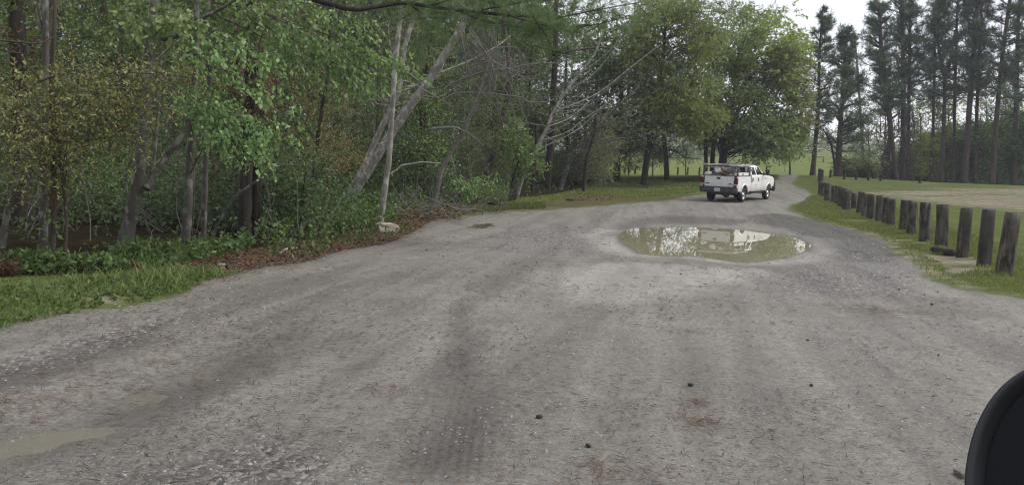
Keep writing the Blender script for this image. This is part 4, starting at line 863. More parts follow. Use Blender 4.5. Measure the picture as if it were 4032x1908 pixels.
def plant(kinds, n, smin, smax, seed, lab, grp, sc=(.85, 1.2), dmin=1.0, tall=True, clear=9.5):
    rng = np.random.default_rng(seed); pts = []
    cand = scatter(rng, WOOD, 6000); s = -sdf(WOOD, cand[:, 0], cand[:, 1]); d = np.hypot(cand[:, 0], cand[:, 1]); az = np.degrees(np.arctan2(cand[:, 0], cand[:, 1]))
    if tall:
        hp = np.array([px_of(np.array([q[0], q[1], 1.5]))[0] for q in cand]); lim = np.interp(hp, [-400, 420, 440, 1060, 1080, 1290, 1310, 1860, 1880, 1960, 2000, 2360, 2380], [13.2, 13.2, 14.8, 14.8, 15.5, 16.5, 25, 26, 33, 38, 50, 53, 53])
        cand_ok = cand[:, 1] > lim
    else: cand_ok = np.ones(len(cand), bool)
    cand = cand[(s > smin) & (s < smax) & (d > clear) & (az > -37) & cand_ok]
    for c in cand:
        if len(pts) >= n: break
        if all((c[0] - q[0]) ** 2 + (c[1] - q[1]) ** 2 > dmin ** 2 for q in pts): pts.append(c)
    for c in pts:
        i = int(rng.integers(len(kinds))); src = kinds[i]; p = (c[0], c[1], hz(*c) - .05); z, zg = zone(np.array([c[0], c[1], 1.5])); l, g = lab(i, z), grp(i, zg); rz = rng.random() * 6.28; k = rng.uniform(*sc)
        if src.name not in used:
            used.add(src.name); src.location = p; src.rotation_euler = (0, 0, rz); src['label'] = l; src['group'] = g
        else: copy_tree(src, p, rz, (k, k * rng.uniform(.9, 1.15)), l, g)
TL = ['green broadleaf', 'dark leaved', 'brownish budding', 'dark pine']
plant(lib, 92, 5.0, 48, 201, lambda i, z: 'tall %s tree deep in the wood %s' % (TL[i], z), lambda i, z: 'tall %s trees, %s' % (TL[i], z), dmin=2.0, clear=13)
SL = ['green', 'dark green', 'olive green', 'tall stemmed green', 'brown budding']
plant(sap, 260, .8, 24, 202, lambda i, z: 'slim %s leafed sapling in the thicket %s' % (SL[i], z), lambda i, z: '%s saplings, %s' % (SL[i], z), dmin=.95, clear=11.3)
HL = ['dark green', 'fresh green', 'twiggy brown']
plant(shr, 295, .2, 13, 203, lambda i, z: 'low %s shrub on the shaded floor %s' % (HL[i], z), lambda i, z: '%s shrubs, %s' % (HL[i], z), dmin=.75, clear=10.5, sc=(.7, 1.35))
# far side of the wood: one mass of foliage
rng = np.random.default_rng(77); lv, wd = MB(), MB()
for k in range(230):
    a = rng.random(); e = np.array([-52, 22]) * (1 - a) + np.array([14, 104]) * a if a < .8 else np.array([1, 90]) + rng.normal(0, 3, 2)
    d = np.hypot(*e); c = np.array([e[0] + rng.normal(0, 3), e[1] + rng.normal(0, 3), hz(*e) + rng.uniform(.5, 17)]); blob(lv, None, rng, c, np.array([3, 3, 2.2]), 62, 1.2, 7, .36, .55, .3)
tag(lv.build('distant_woodland', 'leaf_dark'), 'dense dark green foliage mass at the far side of the wood', 'woodland', kind='stuff')

# low leafy ground cover at the foot of the wood
rng = np.random.default_rng(78); lv, wd = MB(), MB()
COV = Gp([(1030, 925), (1100, 880), (1150, 830), (1300, 800), (1420, 770), (1560, 770), (1590, 830), (1570, 880), (1500, 905), (1330, 950), (1200, 985), (1080, 1005), (1010, 985)])
COV2 = Gp([(300, 1075), (330, 1030), (480, 1000), (700, 985), (900, 960), (990, 940), (985, 985), (880, 1020), (760, 1035), (560, 1070)])
COV3 = Gp([(1580, 830), (1700, 780), (1850, 770), (2000, 775), (1990, 800), (1850, 815), (1700, 845), (1600, 860)])
COV4 = Gp([(0, 1090), (60, 1040), (250, 1040), (300, 1080)])
for pl, n, hh, ls in ((COV, 900, .42, .085), (COV2, 260, .16, .07), (COV3, 420, .5, .09), (COV4, 90, .18, .07)):
    P = scatter(rng, pl, n); z = H0(P[:, 0], P[:, 1]); hgt = hh * (.4 + vnoise(P[:, 0] * .9, P[:, 1] * .9, 5)); S = np.c_[P, z]
    D = rng.normal(0, .35, (n, 3)) + [0, 0, 1]
    twigs(lv, wd, rng, S, D, hgt * 1.2, 12, ls, .6, .15, .0, .003)
tag(lv.build('ground_cover', 'leaf_low'), 'fresh green leafy ground cover at the foot of the wood', 'ground cover', kind='stuff')

lv = MB(); cand = scatter(rng, WOOD, 9000); sd_ = -sdf(WOOD, cand[:, 0], cand[:, 1]); cand = cand[(sd_ < 17) & (np.hypot(cand[:, 0], cand[:, 1]) > 9.5) & (np.degrees(np.arctan2(cand[:, 0], cand[:, 1])) > -38)]; n = len(cand)
hgt = .45 * (.3 + vnoise(cand[:, 0] * .7, cand[:, 1] * .7, 15)); twigs(lv, None, rng, np.c_[cand, H0(cand[:, 0], cand[:, 1])], rng.normal(0, .45, (n, 3)) + [0, 0, 1], hgt * 1.2, 11, .085, .5, .15, .0, .003)
tag(lv.build('forest_floor_plants', 'leaf_dark'), 'dark low plants covering the shaded floor of the wood', 'undergrowth', kind='stuff')

lv, wd = MB(), MB()
for k in range(190):
    px = rng.uniform(-200, 1320); Y = rng.uniform(14.6, 21); c = at(px, 900, Y); c[2] = hz(c[0], c[1]) + rng.uniform(.15, 1.5) * rng.uniform(.3, 1); blob(lv, wd, rng, c, np.array([.6, .6, .42]), 22, .4, 8, .075, .55, .4, twig_r=.004)
for k in range(110):
    px = rng.uniform(-200, 1250); Y = rng.uniform(12.5, 18); c = at(px, 900, Y); c[2] = hz(c[0], c[1]); tube(wd, limb(rng, c, [rng.normal(0, .6), rng.normal(0, .4), 1], rng.uniform(.6, 2.6), 7, .2, 0), np.linspace(rng.uniform(.005, .012), .002, 8), 4, False)
o = lv.build('tangled_undergrowth', 'leaf_dark'); tag(wd.build('stems', 'bark_twig', o), kind='stuff')
tag(o, 'tangled dark undergrowth with thin stems in the shade under the left hand trees', 'undergrowth', kind='stuff')

# ---- meadow trees beyond the wood
def broad(name, label, path, w, bark, blobs, leaf, ls, nl=8, tl=.9, droop=.5, Y=None, seed=1, ext=0, lw=.55, extra=()):
    t = PT(name, label, path, w, bark, seed=seed, Y=Y, ext=ext)
    t.blobs(blobs, leaf, ls, lw, nl, tl, droop, True, .010)
    for e in extra: t.blobs(e[0], e[1], e[2], lw, nl, tl, droop, True, .010)
    return t
def fill(rng, cx, cy, rx, ry, n, r, nt, d=4, exy=2.2, keep=None):
    out = []
    while len(out) < n:
        u, v = rng.uniform(-1, 1, 2)
        if abs(u) ** exy + abs(v) ** exy > 1: continue
        x, y = cx + u * rx, cy + v * ry
        if keep and not keep(x, y): continue
        out.append((x, y, rng.uniform(-d, d), r * rng.uniform(.7, 1.3), r * .7 * rng.uniform(.7, 1.3), nt))
    return out
rg = np.random.default_rng(55)
t = broad('round_tree', 'big rounded olive green tree behind the white truck', [(2843, 690), (2845, 650), (2850, 600), (2870, 500), (2890, 380), (2910, 200)], (36, 30, 24, 10), 'bark_dark', fill(rg, 2955, 330, 205, 300, 100, 42, 28, keep=lambda x, y: not (y > 470 and x < 2800)), 'leaf_hazel', .25, Y=66, seed=41,
          extra=[(fill(rg, 2990, 200, 165, 215, 40, 48, 32), 'leaf_spring', .25), (fill(rg, 3040, 540, 130, 65, 30, 36, 34), 'leaf_hazel', .24), (fill(rg, 3090, 380, 78, 190, 26, 40, 32), 'leaf_olive', .24)])
for k in range(26):
    a = rg.uniform(-.9, .9); L_ = rg.uniform(200, 480); t.branch([(2848 + rg.normal(0, 5), 610), (2860 + a * L_ * .35, 600 - L_ * .4), (2865 + a * L_ * .7, 590 - L_ * .8), (2870 + a * L_, 585 - L_ * (1.15 - .35 * abs(a)))], rg.uniform(4, 9), 2, 0, rg.normal(0, 2), 5)
t.done()
t = broad('meadow_tree', 'yellow green drooping tree at the meadow edge left of the round tree', [(2535, 706), (2545, 640), (2560, 560), (2590, 400), (2610, 250), (2620, 80)], (28, 22, 20, 8), 'bark_dark', fill(rg, 2640, 240, 180, 270, 90, 40, 30, keep=lambda x, y: x > 2480), 'leaf_hazel', .20, seed=42, Y=58, droop=.8,
          extra=[(fill(rg, 2700, 450, 120, 75, 46, 30, 40), 'leaf_spring', .18), (fill(rg, 2620, 250, 150, 220, 46, 40, 34), 'leaf_spring', .20), (fill(rg, 2790, 60, 100, 100, 14, 45, 40), 'leaf_hazel', .14)])
for k in range(16):
    a = rg.uniform(-.5, .9); L_ = rg.uniform(200, 450); t.branch([(2560, 590), (2570 + a * L_ * .3, 560 - L_ * .4), (2580 + a * L_ * .7, 540 - L_ * .75), (2590 + a * L_, 530 - L_ * .95)], rg.uniform(4, 8), 2, 0, rg.normal(0, 2), 5)
t.done()
t = broad('meadow_tree', 'dark trunked tree nearest the wood, first of the meadow row', [(2429, 702), (2430, 640), (2436, 580), (2445, 400), (2450, 200)], (32, 25, 22, 10), 'bark_dark', fill(rg, 2440, 330, 110, 280, 52, 42, 34), 'leaf_green', .22, seed=43, Y=62, extra=[(fill(rg, 2420, 540, 90, 90, 22, 36, 44), 'leaf_hazel', .13), ([(2450, 590, 0, 40, 45, 40), (2480, 560, 0, 45, 40, 36), (2410, 560, 1, 40, 50, 30)], 'leaf_dark', .13)]); t.done()
t = broad('meadow_tree', 'dark straight trunk between the drooping tree and the truck', [(2626, 690), (2624, 640), (2618, 580), (2616, 500), (2625, 300)], (22, 18, 16, 8), 'bark_dark', fill(rg, 2590, 470, 110, 130, 34, 40, 50), 'leaf_green', .14, seed=44, Y=66)
t.branch([(2622, 590), (2660, 595), (2700, 620), (2760, 625)], 6, 3); t.branch([(2628, 625), (2650, 600), (2680, 570)], 5, 3); t.done()
for i, (px, w, lab) in enumerate(((2779, 14, 'dark trunk rising behind the left rear corner of the truck bed'), (2805, 16, 'dark leaning trunk rising behind the middle of the truck bed'))):
    t = broad('meadow_tree', lab, [(px - 2, 690), (px, 640), (px + 4 * i, 560), (px + 8 * i, 460), (px + 20, 300)], (w * 1.2, w, w * .8), 'bark_dark', fill(rg, px, 480, 80, 90, 12, 40, 44), 'leaf_hazel', .15, seed=45 + i, Y=70); t.done()
t = broad('small_tree', 'little leafy tree with a low fresh green crown beside the round tree', [(3110, 690), (3110, 650), (3105, 600)], (7, 5), 'bark_dark', fill(rg, 3105, 560, 60, 50, 12, 30, 34), 'leaf_green', .14, seed=48, Y=72); t.done()
for i, (px, py, lab) in enumerate(((2475, 640, 'small green bush between the first two meadow trunks'), (2570, 625, 'feathery green bush right of the second meadow trunk'), (2700, 610, 'thin green bush on the meadow left of the truck'))):
    t = broad('bush', lab, [(px, 690), (px, 660), (px, 640)], (5, 4), 'bark_dark', fill(rg, px, py - 10, 36, 38, 7, 20, 26), 'leaf_green' if i != 1 else 'leaf_dark', .12, seed=50 + i, Y=74 + i); t.done()
for i, (px, py, nt, lab) in enumerate(((2365, 640, 60, 'dense gray brown bush at the right end of the wood'), (2330, 560, 50, 'brown budding thicket bush at the wood corner'))):
    t = broad('bush', lab, [(px, 735), (px, 700), (px, 650)], (7, 4), 'bark_twig', fill(rg, px + 10, py, 75, 100, 16, 32, nt // 2), 'leaf_brown' if i else 'leaf_hazel', .11, seed=54 + i, Y=52 + 4 * i); t.done()

# ---- pines on the right
def rpine(label, path, w, Y, u0, crad, nw=9, seed=1, nt=20, ext=3.0, dead=8, extra=None, bark='bark_pine'):
    t = PT('pine_tree', label, path, [v * .84 for v in w], bark, seed=seed, Y=Y, ext=ext); t.pine(u0 * .92, int(nw * 1.25), crad * 1.2, nt * .66, .50, .048, 11, dead=dead)
    if extra: extra(t)
    return t.done()
rpine('lone tall pine beside the road bend, left of all the pines', [(3199, 693), (3204, 640), (3212, 550), (3221, 440), (3226, 246), (3231, 140), (3234, 75)], (28, 21, 19, 14, 9, 4), 72, 0.3, 2.6, 11, 61, 34, .2)
rpine('broad dark pine with low hanging boughs, second from the left', [(3298, 684), (3303, 600), (3310, 492), (3322, 295), (3327, 172)], (36, 27, 22, 14, 7), 78, 0.22, 3.4, 16, 62, 40, .3)
def vines(px, y0, y1, hw, n, leaf):
    def f(t):
        for k in range(n): 
            x = px + t.rng.normal(0, hw); y = t.rng.uniform(y0, y1); t.branch([(x, y), (x + t.rng.normal(0, 5), y + 45), (x + t.rng.normal(0, 8), min(712, y + 100))], 3, 2, -.5, -.5, 4)
        t.blobs([(px + t.rng.normal(0, hw * .7), y0 + (y1 - y0) * (k + .5) / 8, -.2, hw * 1.3, (y1 - y0) / 12, 42) for k in range(8)], leaf, .16, .4, 9, .6, 1.0, False, .01)
    return f
rpine('vine smothered pine with a thick shaggy base, left of the vine clad clump', [(3480, 708), (3482, 640), (3507, 541), (3492, 369), (3472, 221), (3463, 60)], (40, 30, 22, 20, 14), 82, 0.4, 3.0, 14, 63, 34, .8, extra=vines(3484, 420, 700, 18, 20, 'moss'))
rpine('leaning brown trunk in the middle of the vine clad clump', [(3530, 716), (3522, 640), (3512, 541), (3490, 400), (3470, 320)], (22, 18, 16, 12), 80, 0.55, 2.2, 7, 64, 24, 2)
rpine('tall straight left trunk of the twin pines', [(3545, 710), (3552, 620), (3556, 541), (3556, 246), (3551, 0)], (30, 24, 22, 18), 82, 0.44, 3.2, 15, 65, 34, 3, extra=vines(3556, 380, 700, 14, 18, 'moss'))
rpine('tall straight right trunk of the twin pines', [(3580, 712), (3578, 620), (3576, 541), (3581, 246), (3584, 40)], (26, 18, 15, 12), 83, 0.44, 2.8, 13, 66, 32, 3, extra=vines(3580, 420, 700, 12, 16, 'moss'))
rpine('slim pale green pine trunk right of the twin pines', [(3668, 722), (3670, 600), (3674, 492), (3679, 295), (3682, 80)], (22, 14, 12, 10), 84, 0.42, 2.8, 13, 67, 32, 3)
def fork(t): t.branch([(3716, 330), (3738, 260), (3752, 190), (3760, 120)], 11, 7)
rpine('forked pine dividing into two stems halfway up', [(3705, 724), (3710, 620), (3714, 541), (3720, 330), (3705, 240), (3694, 160), (3690, 60)], (22, 17, 14, 9), 83, 0.48, 2.6, 12, 68, 30, 2, extra=fork)
rpine('slim dark pine just right of the forked pine', [(3750, 727), (3756, 600), (3758, 443), (3763, 246), (3768, 60)], (20, 15, 14, 10), 85, 0.42, 2.9, 13, 69, 32, 3)
rpine('thickest straight pine of the right hand stand', [(3795, 727), (3805, 600), (3812, 492), (3827, 295), (3846, 40)], (34, 27, 24, 20), 82, 0.44, 3.4, 15, 70, 36, 4)
rpine('slim pine touching the thickest pine on its right', [(3840, 729), (3844, 600), (3846, 443), (3856, 246), (3863, 60)], (20, 16, 15, 12), 84, 0.46, 2.6, 12, 71, 32, 3)
rpine('right leaning tall pine near the photo edge', [(3905, 730), (3918, 540), (3930, 394), (3950, 197), (3977, 0)], (26, 20, 18, 15), 82, 0.42, 3.0, 14, 72, 34, 4)
rpine('last upright pine at the right photo edge', [(3992, 732), (3998, 540), (4004, 295), (4009, 98)], (28, 22, 20, 15), 84, 0.36, 3.0, 14, 73, 34, 4)
rpine('dark pine cut by the right edge of the photo', [(4050, 735), (4062, 500), (4080, 200)], (30, 24, 20), 80, 0.36, 3.2, 13, 74, 34, 5)
t = PT('bare_tree', 'faint leafless gray tree between the broad pine and the vine clad clump', [(3400, 700), (3395, 560), (3385, 400), (3375, 250), (3365, 140)], (12, 10, 4), 'bark_twig', seed=75, Y=95, ext=0); t.twiggery(46, .3, 3.4, .03, .12); t.done()
t = PT('bare_tree', 'bent leafless tree under the broad pine boughs', [(3290, 690), (3285, 640), (3270, 560), (3240, 510)], (10, 8, 5), 'bark_dark', seed=76, Y=77, ext=0); t.twiggery(16, .4, 2.5, .03, .1); t.done()
t = PT('small_tree', 'small drooping bush with curved stems left of the vine clad clump', [(3440, 705), (3430, 670), (3410, 640)], (9, 6, 4), 'bark_dark', seed=77, Y=80, ext=0)
t.blobs([(3390, 620, 0, 40, 28, 40), (3430, 610, 0, 40, 30, 40), (3365, 650, -.5, 25, 20, 14), (3460, 640, 0, 25, 30, 24), (3340, 560, 1, 40, 30, 30)], 'leaf_hazel', .13, .5, 8, .6, .9); t.done()
# evergreen undergrowth below the right hand pines
UND = [(3640, 600, 55, 60, 'thin pale bush under the slim pale pine'), (3690, 565, 60, 90, 'green understory bush behind the forked pine'), (3780, 555, 60, 100, 'dark holly like bush below the thickest pine'), (3860, 545, 65, 110, 'dense dark evergreen right of the thickest pine'), (3930, 535, 65, 130, 'tall dense evergreen under the leaning pine'), (3995, 505, 60, 150, 'tallest dense evergreen at the right edge'), (4060, 505, 60, 160, 'dense evergreen cut off by the photo edge'), (3725, 505, 50, 80, 'light leaved small tree behind the forked pine'), (3605, 555, 35, 70, 'ragged small bush right of the twin pines')]
for i, (px, py, rx, ry, lab) in enumerate(UND):
    den = 10 if i in (0, 7, 8) else 34
    t = broad('evergreen_bush', lab, [(px, 724 + (px - 3640) * .02), (px, 690), (px, py)], (8, 7, 4), 'bark_dark', fill(rg, px, (py + 705) / 2 - 12, rx, (715 - py) * .62 + 30, den, 26, 44, 2.5), 'leaf_spring' if i in (0, 7) else ('leaf_dark' if i in (2, 6) else 'leaf_green'), .24, seed=80 + i, Y=86 + (i % 3) * 2); t.done()
for i, (px, py, lab) in enumerate(((3625, 470, 'airy light leaved tree filling the gap right of the twin pines'), (3735, 430, 'airy small leaved tree between forked and slim dark pine'), (3885, 430, 'airy pale leaved tree left of the right leaning pine'), (3960, 400, 'airy green leaved tree right of the leaning pine'), (3420, 520, 'airy gray green small tree left of the vine clad clump'))):
    t = broad('small_tree', lab, [(px, 725), (px + 3, 600), (px, py + 40), (px - 4, py - 60)], (9, 7, 5, 2), 'bark_gray', fill(rg, px, py + 20, 62, 150, 26, 30, 16, 3), 'leaf_hazel' if i != 3 else 'leaf_green', .20, seed=120 + i, Y=90 + i); t.done()
for i, (px, py, rx, lab) in enumerate(((3655, 600, 50, 'dark green bush filling the gap behind the slim pale pine'), (3745, 560, 60, 'dark green tall bush behind the forked pine, farther back'), (3825, 520, 60, 'dark green tall bush behind the thickest pine, farther back'), (3900, 480, 65, 'very tall dark green bush behind the leaning pine'), (3975, 460, 65, 'very tall dark green bush behind the last upright pine'), (4060, 450, 60, 'very tall dark green bush beyond the right photo edge'), (3560, 620, 40, 'low dark thicket bush behind the twin pines'), (3370, 640, 50, 'low gray green thicket bush behind the broad pine'))):
    t = broad('evergreen_bush', lab, [(px, 722), (px + 2, 660), (px, py + 30)], (10, 8, 5), 'bark_dark', fill(rg, px, (py + 712) / 2, rx, (712 - py) / 2, 40, 30, 66, 2.5), 'leaf_dark' if i < 7 else 'leaf_hazel', .27, seed=140 + i, Y=93 + (i % 3)); t.done()
# far woodland behind the hill, thin and pale
rng = np.random.default_rng(79); lv, wd = MB(), MB()
for k in range(330):
    px = rng.uniform(2300, 4300); Y = rng.uniform(255, 330); c = at(px, 600, Y); c[2] = hz(c[0], c[1]) + rng.uniform(0, 11) * rng.uniform(.3, 1); blob(lv, wd, rng, c, np.array([5, 5, 3.5]), 40, 2.5, 6, .75, .5, .3, twig_r=.05)
S = np.array([at(px, 600, rng.uniform(250, 300)) for px in rng.uniform(2300, 4300, 150)]); S[:, 2] = H0(S[:, 0], S[:, 1]); E = S + np.c_[rng.normal(0, 1, (150, 2)), rng.uniform(8, 17, 150)]; prisms(wd, S, E, np.full(150, .11), np.full(150, .04))
o = lv.build('far_woodland', 'leaf_hazel'); o2 = wd.build('trunk', 'bark_gray', o); tag(o2, kind='stuff')
tag(o, 'pale thin treeline along the top of the far green hill', 'woodland', kind='stuff')
# ------------------------------------------------------------------ the white pickup truck
import bmesh
def white_paint():
    m, t, p, o = new_mat('paint_white'); MAT['paint_white'] = m; g = N(t, 'NewGeometry'); c = coords(t); s = N(t, 'SeparateXYZ'); t.links.new(c, s.inputs[0])
    n = noise(t, c, 2.4, 6, .65); lo = ramp(t, math_(t, 'ADD', s.outputs[2], math_(t, 'MULTIPLY', math_(t, 'SUBTRACT', n, .5), .7)), [(.50, 1), (.92, 0)])
    b = mix(t, math_(t, 'MULTIPLY', lo, .75), (.74, .74, .73), (.30, .265, .215)); b = mix(t, ramp(t, noise(t, coords(t, 'Object', (1, 1, .25)), 5, 5), [(.55, 0), (.75, .35)]), b, (.46, .44, .40))
    t.links.new(b, p.inputs['Base Color']); p.inputs['Roughness'].default_value = .36; p.inputs['Specular IOR Level'].default_value = .4
white_paint()
def dirty_paint():
    m, t, p, o = new_mat('tailgate_paint'); MAT['tailgate_paint'] = m
    c = coords(t); s = N(t, 'SeparateXYZ'); t.links.new(c, s.inputs[0])
    d = math_(t, 'MULTIPLY', ramp(t, noise(t, coords(t, 'Object', (1, 4.5, 1.2)), 1.6, 5), [(.52, 0), (.66, 1)]), ramp(t, s.outputs[1], [(.38, 1), (.5, 0)]))
    st = ramp(t, math_(t, 'ADD', s.outputs[1], 1.0), [(.40, 1), (.62, 0)])
    d = math_(t, 'MULTIPLY', ramp(t, noise(t, coords(t, 'Object', (1, 5, 1.0)), 2.2, 5), [(.50, 0), (.64, 1)]), st)
    g = ramp(t, noise(t, c, 5, 4), [(.3, (.60, .60, .585)), (.7, (.70, .70, .69))])
    t.links.new(mix(t, math_(t, 'MULTIPLY', d, .75), g, (.20, .15, .115)), p.inputs['Base Color']); p.inputs['Roughness'].default_value = .4
dirty_paint()
simple('black_plastic', (.018, .019, .021), .42, 0, .15); simple('bumper_gray', (.050, .055, .064), .5, .1, .2, 5); simple('rubber', (.014, .014, .015), .85, 0, .3, 20)
simple('steel_rim', (.42, .43, .45), .35, .7, .2, 10); simple('dark_steel', (.03, .03, .032), .6, .3, .3); simple('window_glass', (.012, .018, .020), .04, 0, 0, spec=.8)
simple('lamp_red', (.10, .004, .007), .25, 0, .1, 6); simple('lamp_clear', (.45, .40, .40), .15, 0, 0, coat=1); simple('aluminium', (.34, .35, .37), .42, .7, .12, 14)
simple('plate_white', (.62, .63, .64), .45); simple('plate_ink', (.03, .05, .10), .6); simple('emblem_blue', (.012, .02, .05), .25, .2); simple('silver_trim', (.5, .5, .52), .3, .8)
simple('plywood', (.21, .125, .065), .8, 0, .35, 4); simple('gray_board', (.28, .25, .22), .8, 0, .3, 5); simple('bucket_white', (.62, .55, .52), .45, 0, .08, 6); simple('dark_tarp', (.015, .02, .03), .5, 0, .4, 5); simple('hose_tan', (.23, .16, .12), .7, 0, .2)
simple('gray_cloth', (.12, .115, .11), .85, 0, .4, 5); simple('pole_white', (.33, .315, .29), .6, 0, .3, 6)
def box(mb, x0, x1, y0, y1, z0, z1):
    V = [(x, y, z) for x in (x0, x1) for y in (y0, y1) for z in (z0, z1)]
    mb.add(V, [(0, 1, 3, 2), (4, 6, 7, 5), (0, 4, 5, 1), (2, 3, 7, 6), (0, 2, 6, 4), (1, 5, 7, 3)])
def prof(name, mat, parent, poly, y0, y1, bev=.02, seg=2):
    bm = bmesh.new(); a = [bm.verts.new((x, y0, z)) for x, z in poly]; b = [bm.verts.new((x, y1, z)) for x, z in poly]; n = len(poly)
    bm.faces.new(a); bm.faces.new(b[::-1])
    for i in range(n): bm.faces.new((a[i], b[i], b[(i + 1) % n], a[(i + 1) % n])[::-1])
    bmesh.ops.recalc_face_normals(bm, faces=bm.faces); me = bpy.data.meshes.new(name); bm.to_mesh(me); bm.free()
    me.materials.append(MAT[mat]); o = bpy.data.objects.new(name, me); col.objects.link(o); o.parent = parent; bevel(o, bev, seg); return o
def bevel(o, w, seg=2):
    if w: b = o.modifiers.new('bevel', 'BEVEL'); b.width = w; b.segments = seg; b.limit_method = 'ANGLE'; b.angle_limit = math.radians(32); b.harden_normals = False
    for p in o.data.polygons: p.use_smooth = False
    return o
def part(name, mat, parent, fn, bev=.0, smooth=False):
    mb = MB(); fn(mb); o = mb.build(name, mat, parent, smooth); return bevel(o, bev) if bev else o
rl, rr_ = G(2790, 788), G(2927, 795.5)
mid = (rl + rr_) / 2; vaz = math.atan2(mid[0], mid[1]); HEAD = vaz + math.radians(20.5); RZ = math.pi / 2 - HEAD
fx, fy = math.cos(RZ), math.sin(RZ); AX = -1.86
TB = np.array([mid[0] - AX * fx, mid[1] - AX * fy]); zr = hs(*(TB + AX * np.array([fx, fy]))); zf = hs(*(TB + 2.12 * np.array([fx, fy])))
TP = math.atan2(zf - zr, 2.12 - AX); TZ = zr - AX * math.sin(TP)
TM = Matrix.Translation((TB[0], TB[1], TZ)) @ Matrix.Rotation(RZ, 4, 'Z') @ Matrix.Rotation(-TP, 4, 'Y')
truck = tag(empty('pickup_truck', (0, 0, 0)), 'white crew cab pickup truck with a loaded rack driving away past the puddle', 'truck'); truck.matrix_world = TM
def arc(cx, cz, r, a0, a1, n=14): return [(cx + r * math.cos(math.radians(a)), cz + r * math.sin(math.radians(a))) for a in np.linspace(a0, a1, n)]
FA, RA, WR = 2.12, AX, .385
cabp = [(-.84, .56), (-.84, 1.37), (1.50, 1.385), (2.2, 1.345), (2.75, 1.29), (2.98, 1.20), (3.06, 1.02), (3.06, .80), (2.66, .62)] + arc(FA, .40, .50, 28, 166) + [(1.58, .52), (-.70, .52)]
body = prof('body', 'paint_white', truck, cabp[::-1], -.975, .975, .045, 3)
def greenhouse(mb):
    rings = [(1.36, -.835, 1.50, .945), (1.40, -.83, 1.44, .93), (1.86, -.74, .72, .765), (1.93, -.66, .55, .66), (1.955, -.45, .30, .45)]
    V = [(x, y, z) for z, xa, xb, yy in rings for x, y in ((xa, -yy), (xb, -yy), (xb, yy), (xa, yy))]; n = len(rings)
    Q = [(4 * i + j, 4 * i + (j + 1) % 4, 4 * i + 4 + (j + 1) % 4, 4 * i + 4 + j) for i in range(n - 1) for j in range(4)] + [(4 * n - 4, 4 * n - 3, 4 * n - 2, 4 * n - 1)]
    mb.add(V, Q)
part('cab_roof', 'paint_white', truck, greenhouse, .05)
def sy(z): return .93 + (.765 - .93) * (z - 1.40) / .46 + .006
def win(q, s):
    def f(mb):
        V = [(x, s * (sy(z) - d), z) for d in (0, .02) for x, z in q]
        mb.add(V, [(0, 1, 2, 3), (7, 6, 5, 4)] + [(i, 4 + i, 4 + (i + 1) % 4, (i + 1) % 4) for i in range(4)])
    return f
for s in (-1, 1):
    part('window', 'window_glass', truck, win([(-.60, 1.42), (.00, 1.42), (-.06, 1.83), (-.60, 1.83)], s))
    part('window', 'window_glass', truck, win([(.14, 1.42), (1.16, 1.42), (.66, 1.83), (.12, 1.83)], s))
    def seam(mb):
        for x in (.07, 1.24): box(mb, x - .006, x + .006, s * .972 - .006, s * .972 + .006, .60, 1.35)
        box(mb, -.80, 1.24, s * .972 - .006, s * .972 + .006, .585, .597)
    part('door_seam', 'dark_steel', truck, seam)
    def crease(mb): box(mb, -.83, 1.60, s * .975 - .008, s * .975 + .008, .905, .93)
    part('body_crease', 'paint_white', truck, crease, .006)
    for x in (-.66, .26): part('door_handle', 'black_plastic', truck, lambda mb: box(mb, x, x + .085, s * .985 - .02, s * .985 + .02, 1.07, 1.26), .015)
    part('fender_badge', 'dark_steel', truck, lambda mb: box(mb, 1.42, 1.62, s * .978 - .006, s * .978 + .006, 1.19, 1.235), .004)
    mr = part('side_mirror', 'black_plastic', truck, lambda mb: box(mb, 1.10, 1.20, s * 1.19 - .10, s * 1.19 + .10, 1.40, 1.72), .04)
    def arm(mb):
        box(mb, 1.14, 1.20, min(s * .93, s * 1.12), max(s * .93, s * 1.12), 1.44, 1.50); box(mb, 1.12, 1.36, min(s * .90, s * .96), max(s * .90, s * .96), 1.37, 1.52)
    part('mirror_arm', 'black_plastic', mr, arm, .015); part('mirror_glass', 'window_glass', mr, lambda mb: box(mb, 1.092, 1.099, s * 1.19 - .075, s * 1.19 + .075, 1.43, 1.69), .003)
part('rear_window', 'window_glass', truck, lambda mb: mb.add([(-.835, -.62, 1.46), (-.835, .62, 1.46), (-.765, .56, 1.82), (-.765, -.56, 1.82)], [(0, 1, 2, 3)]))
part('windshield', 'window_glass', truck, lambda mb: mb.add([(1.43, .82, 1.43), (1.43, -.82, 1.43), (.80, -.68, 1.84), (.80, .68, 1.84)], [(0, 1, 2, 3)]))
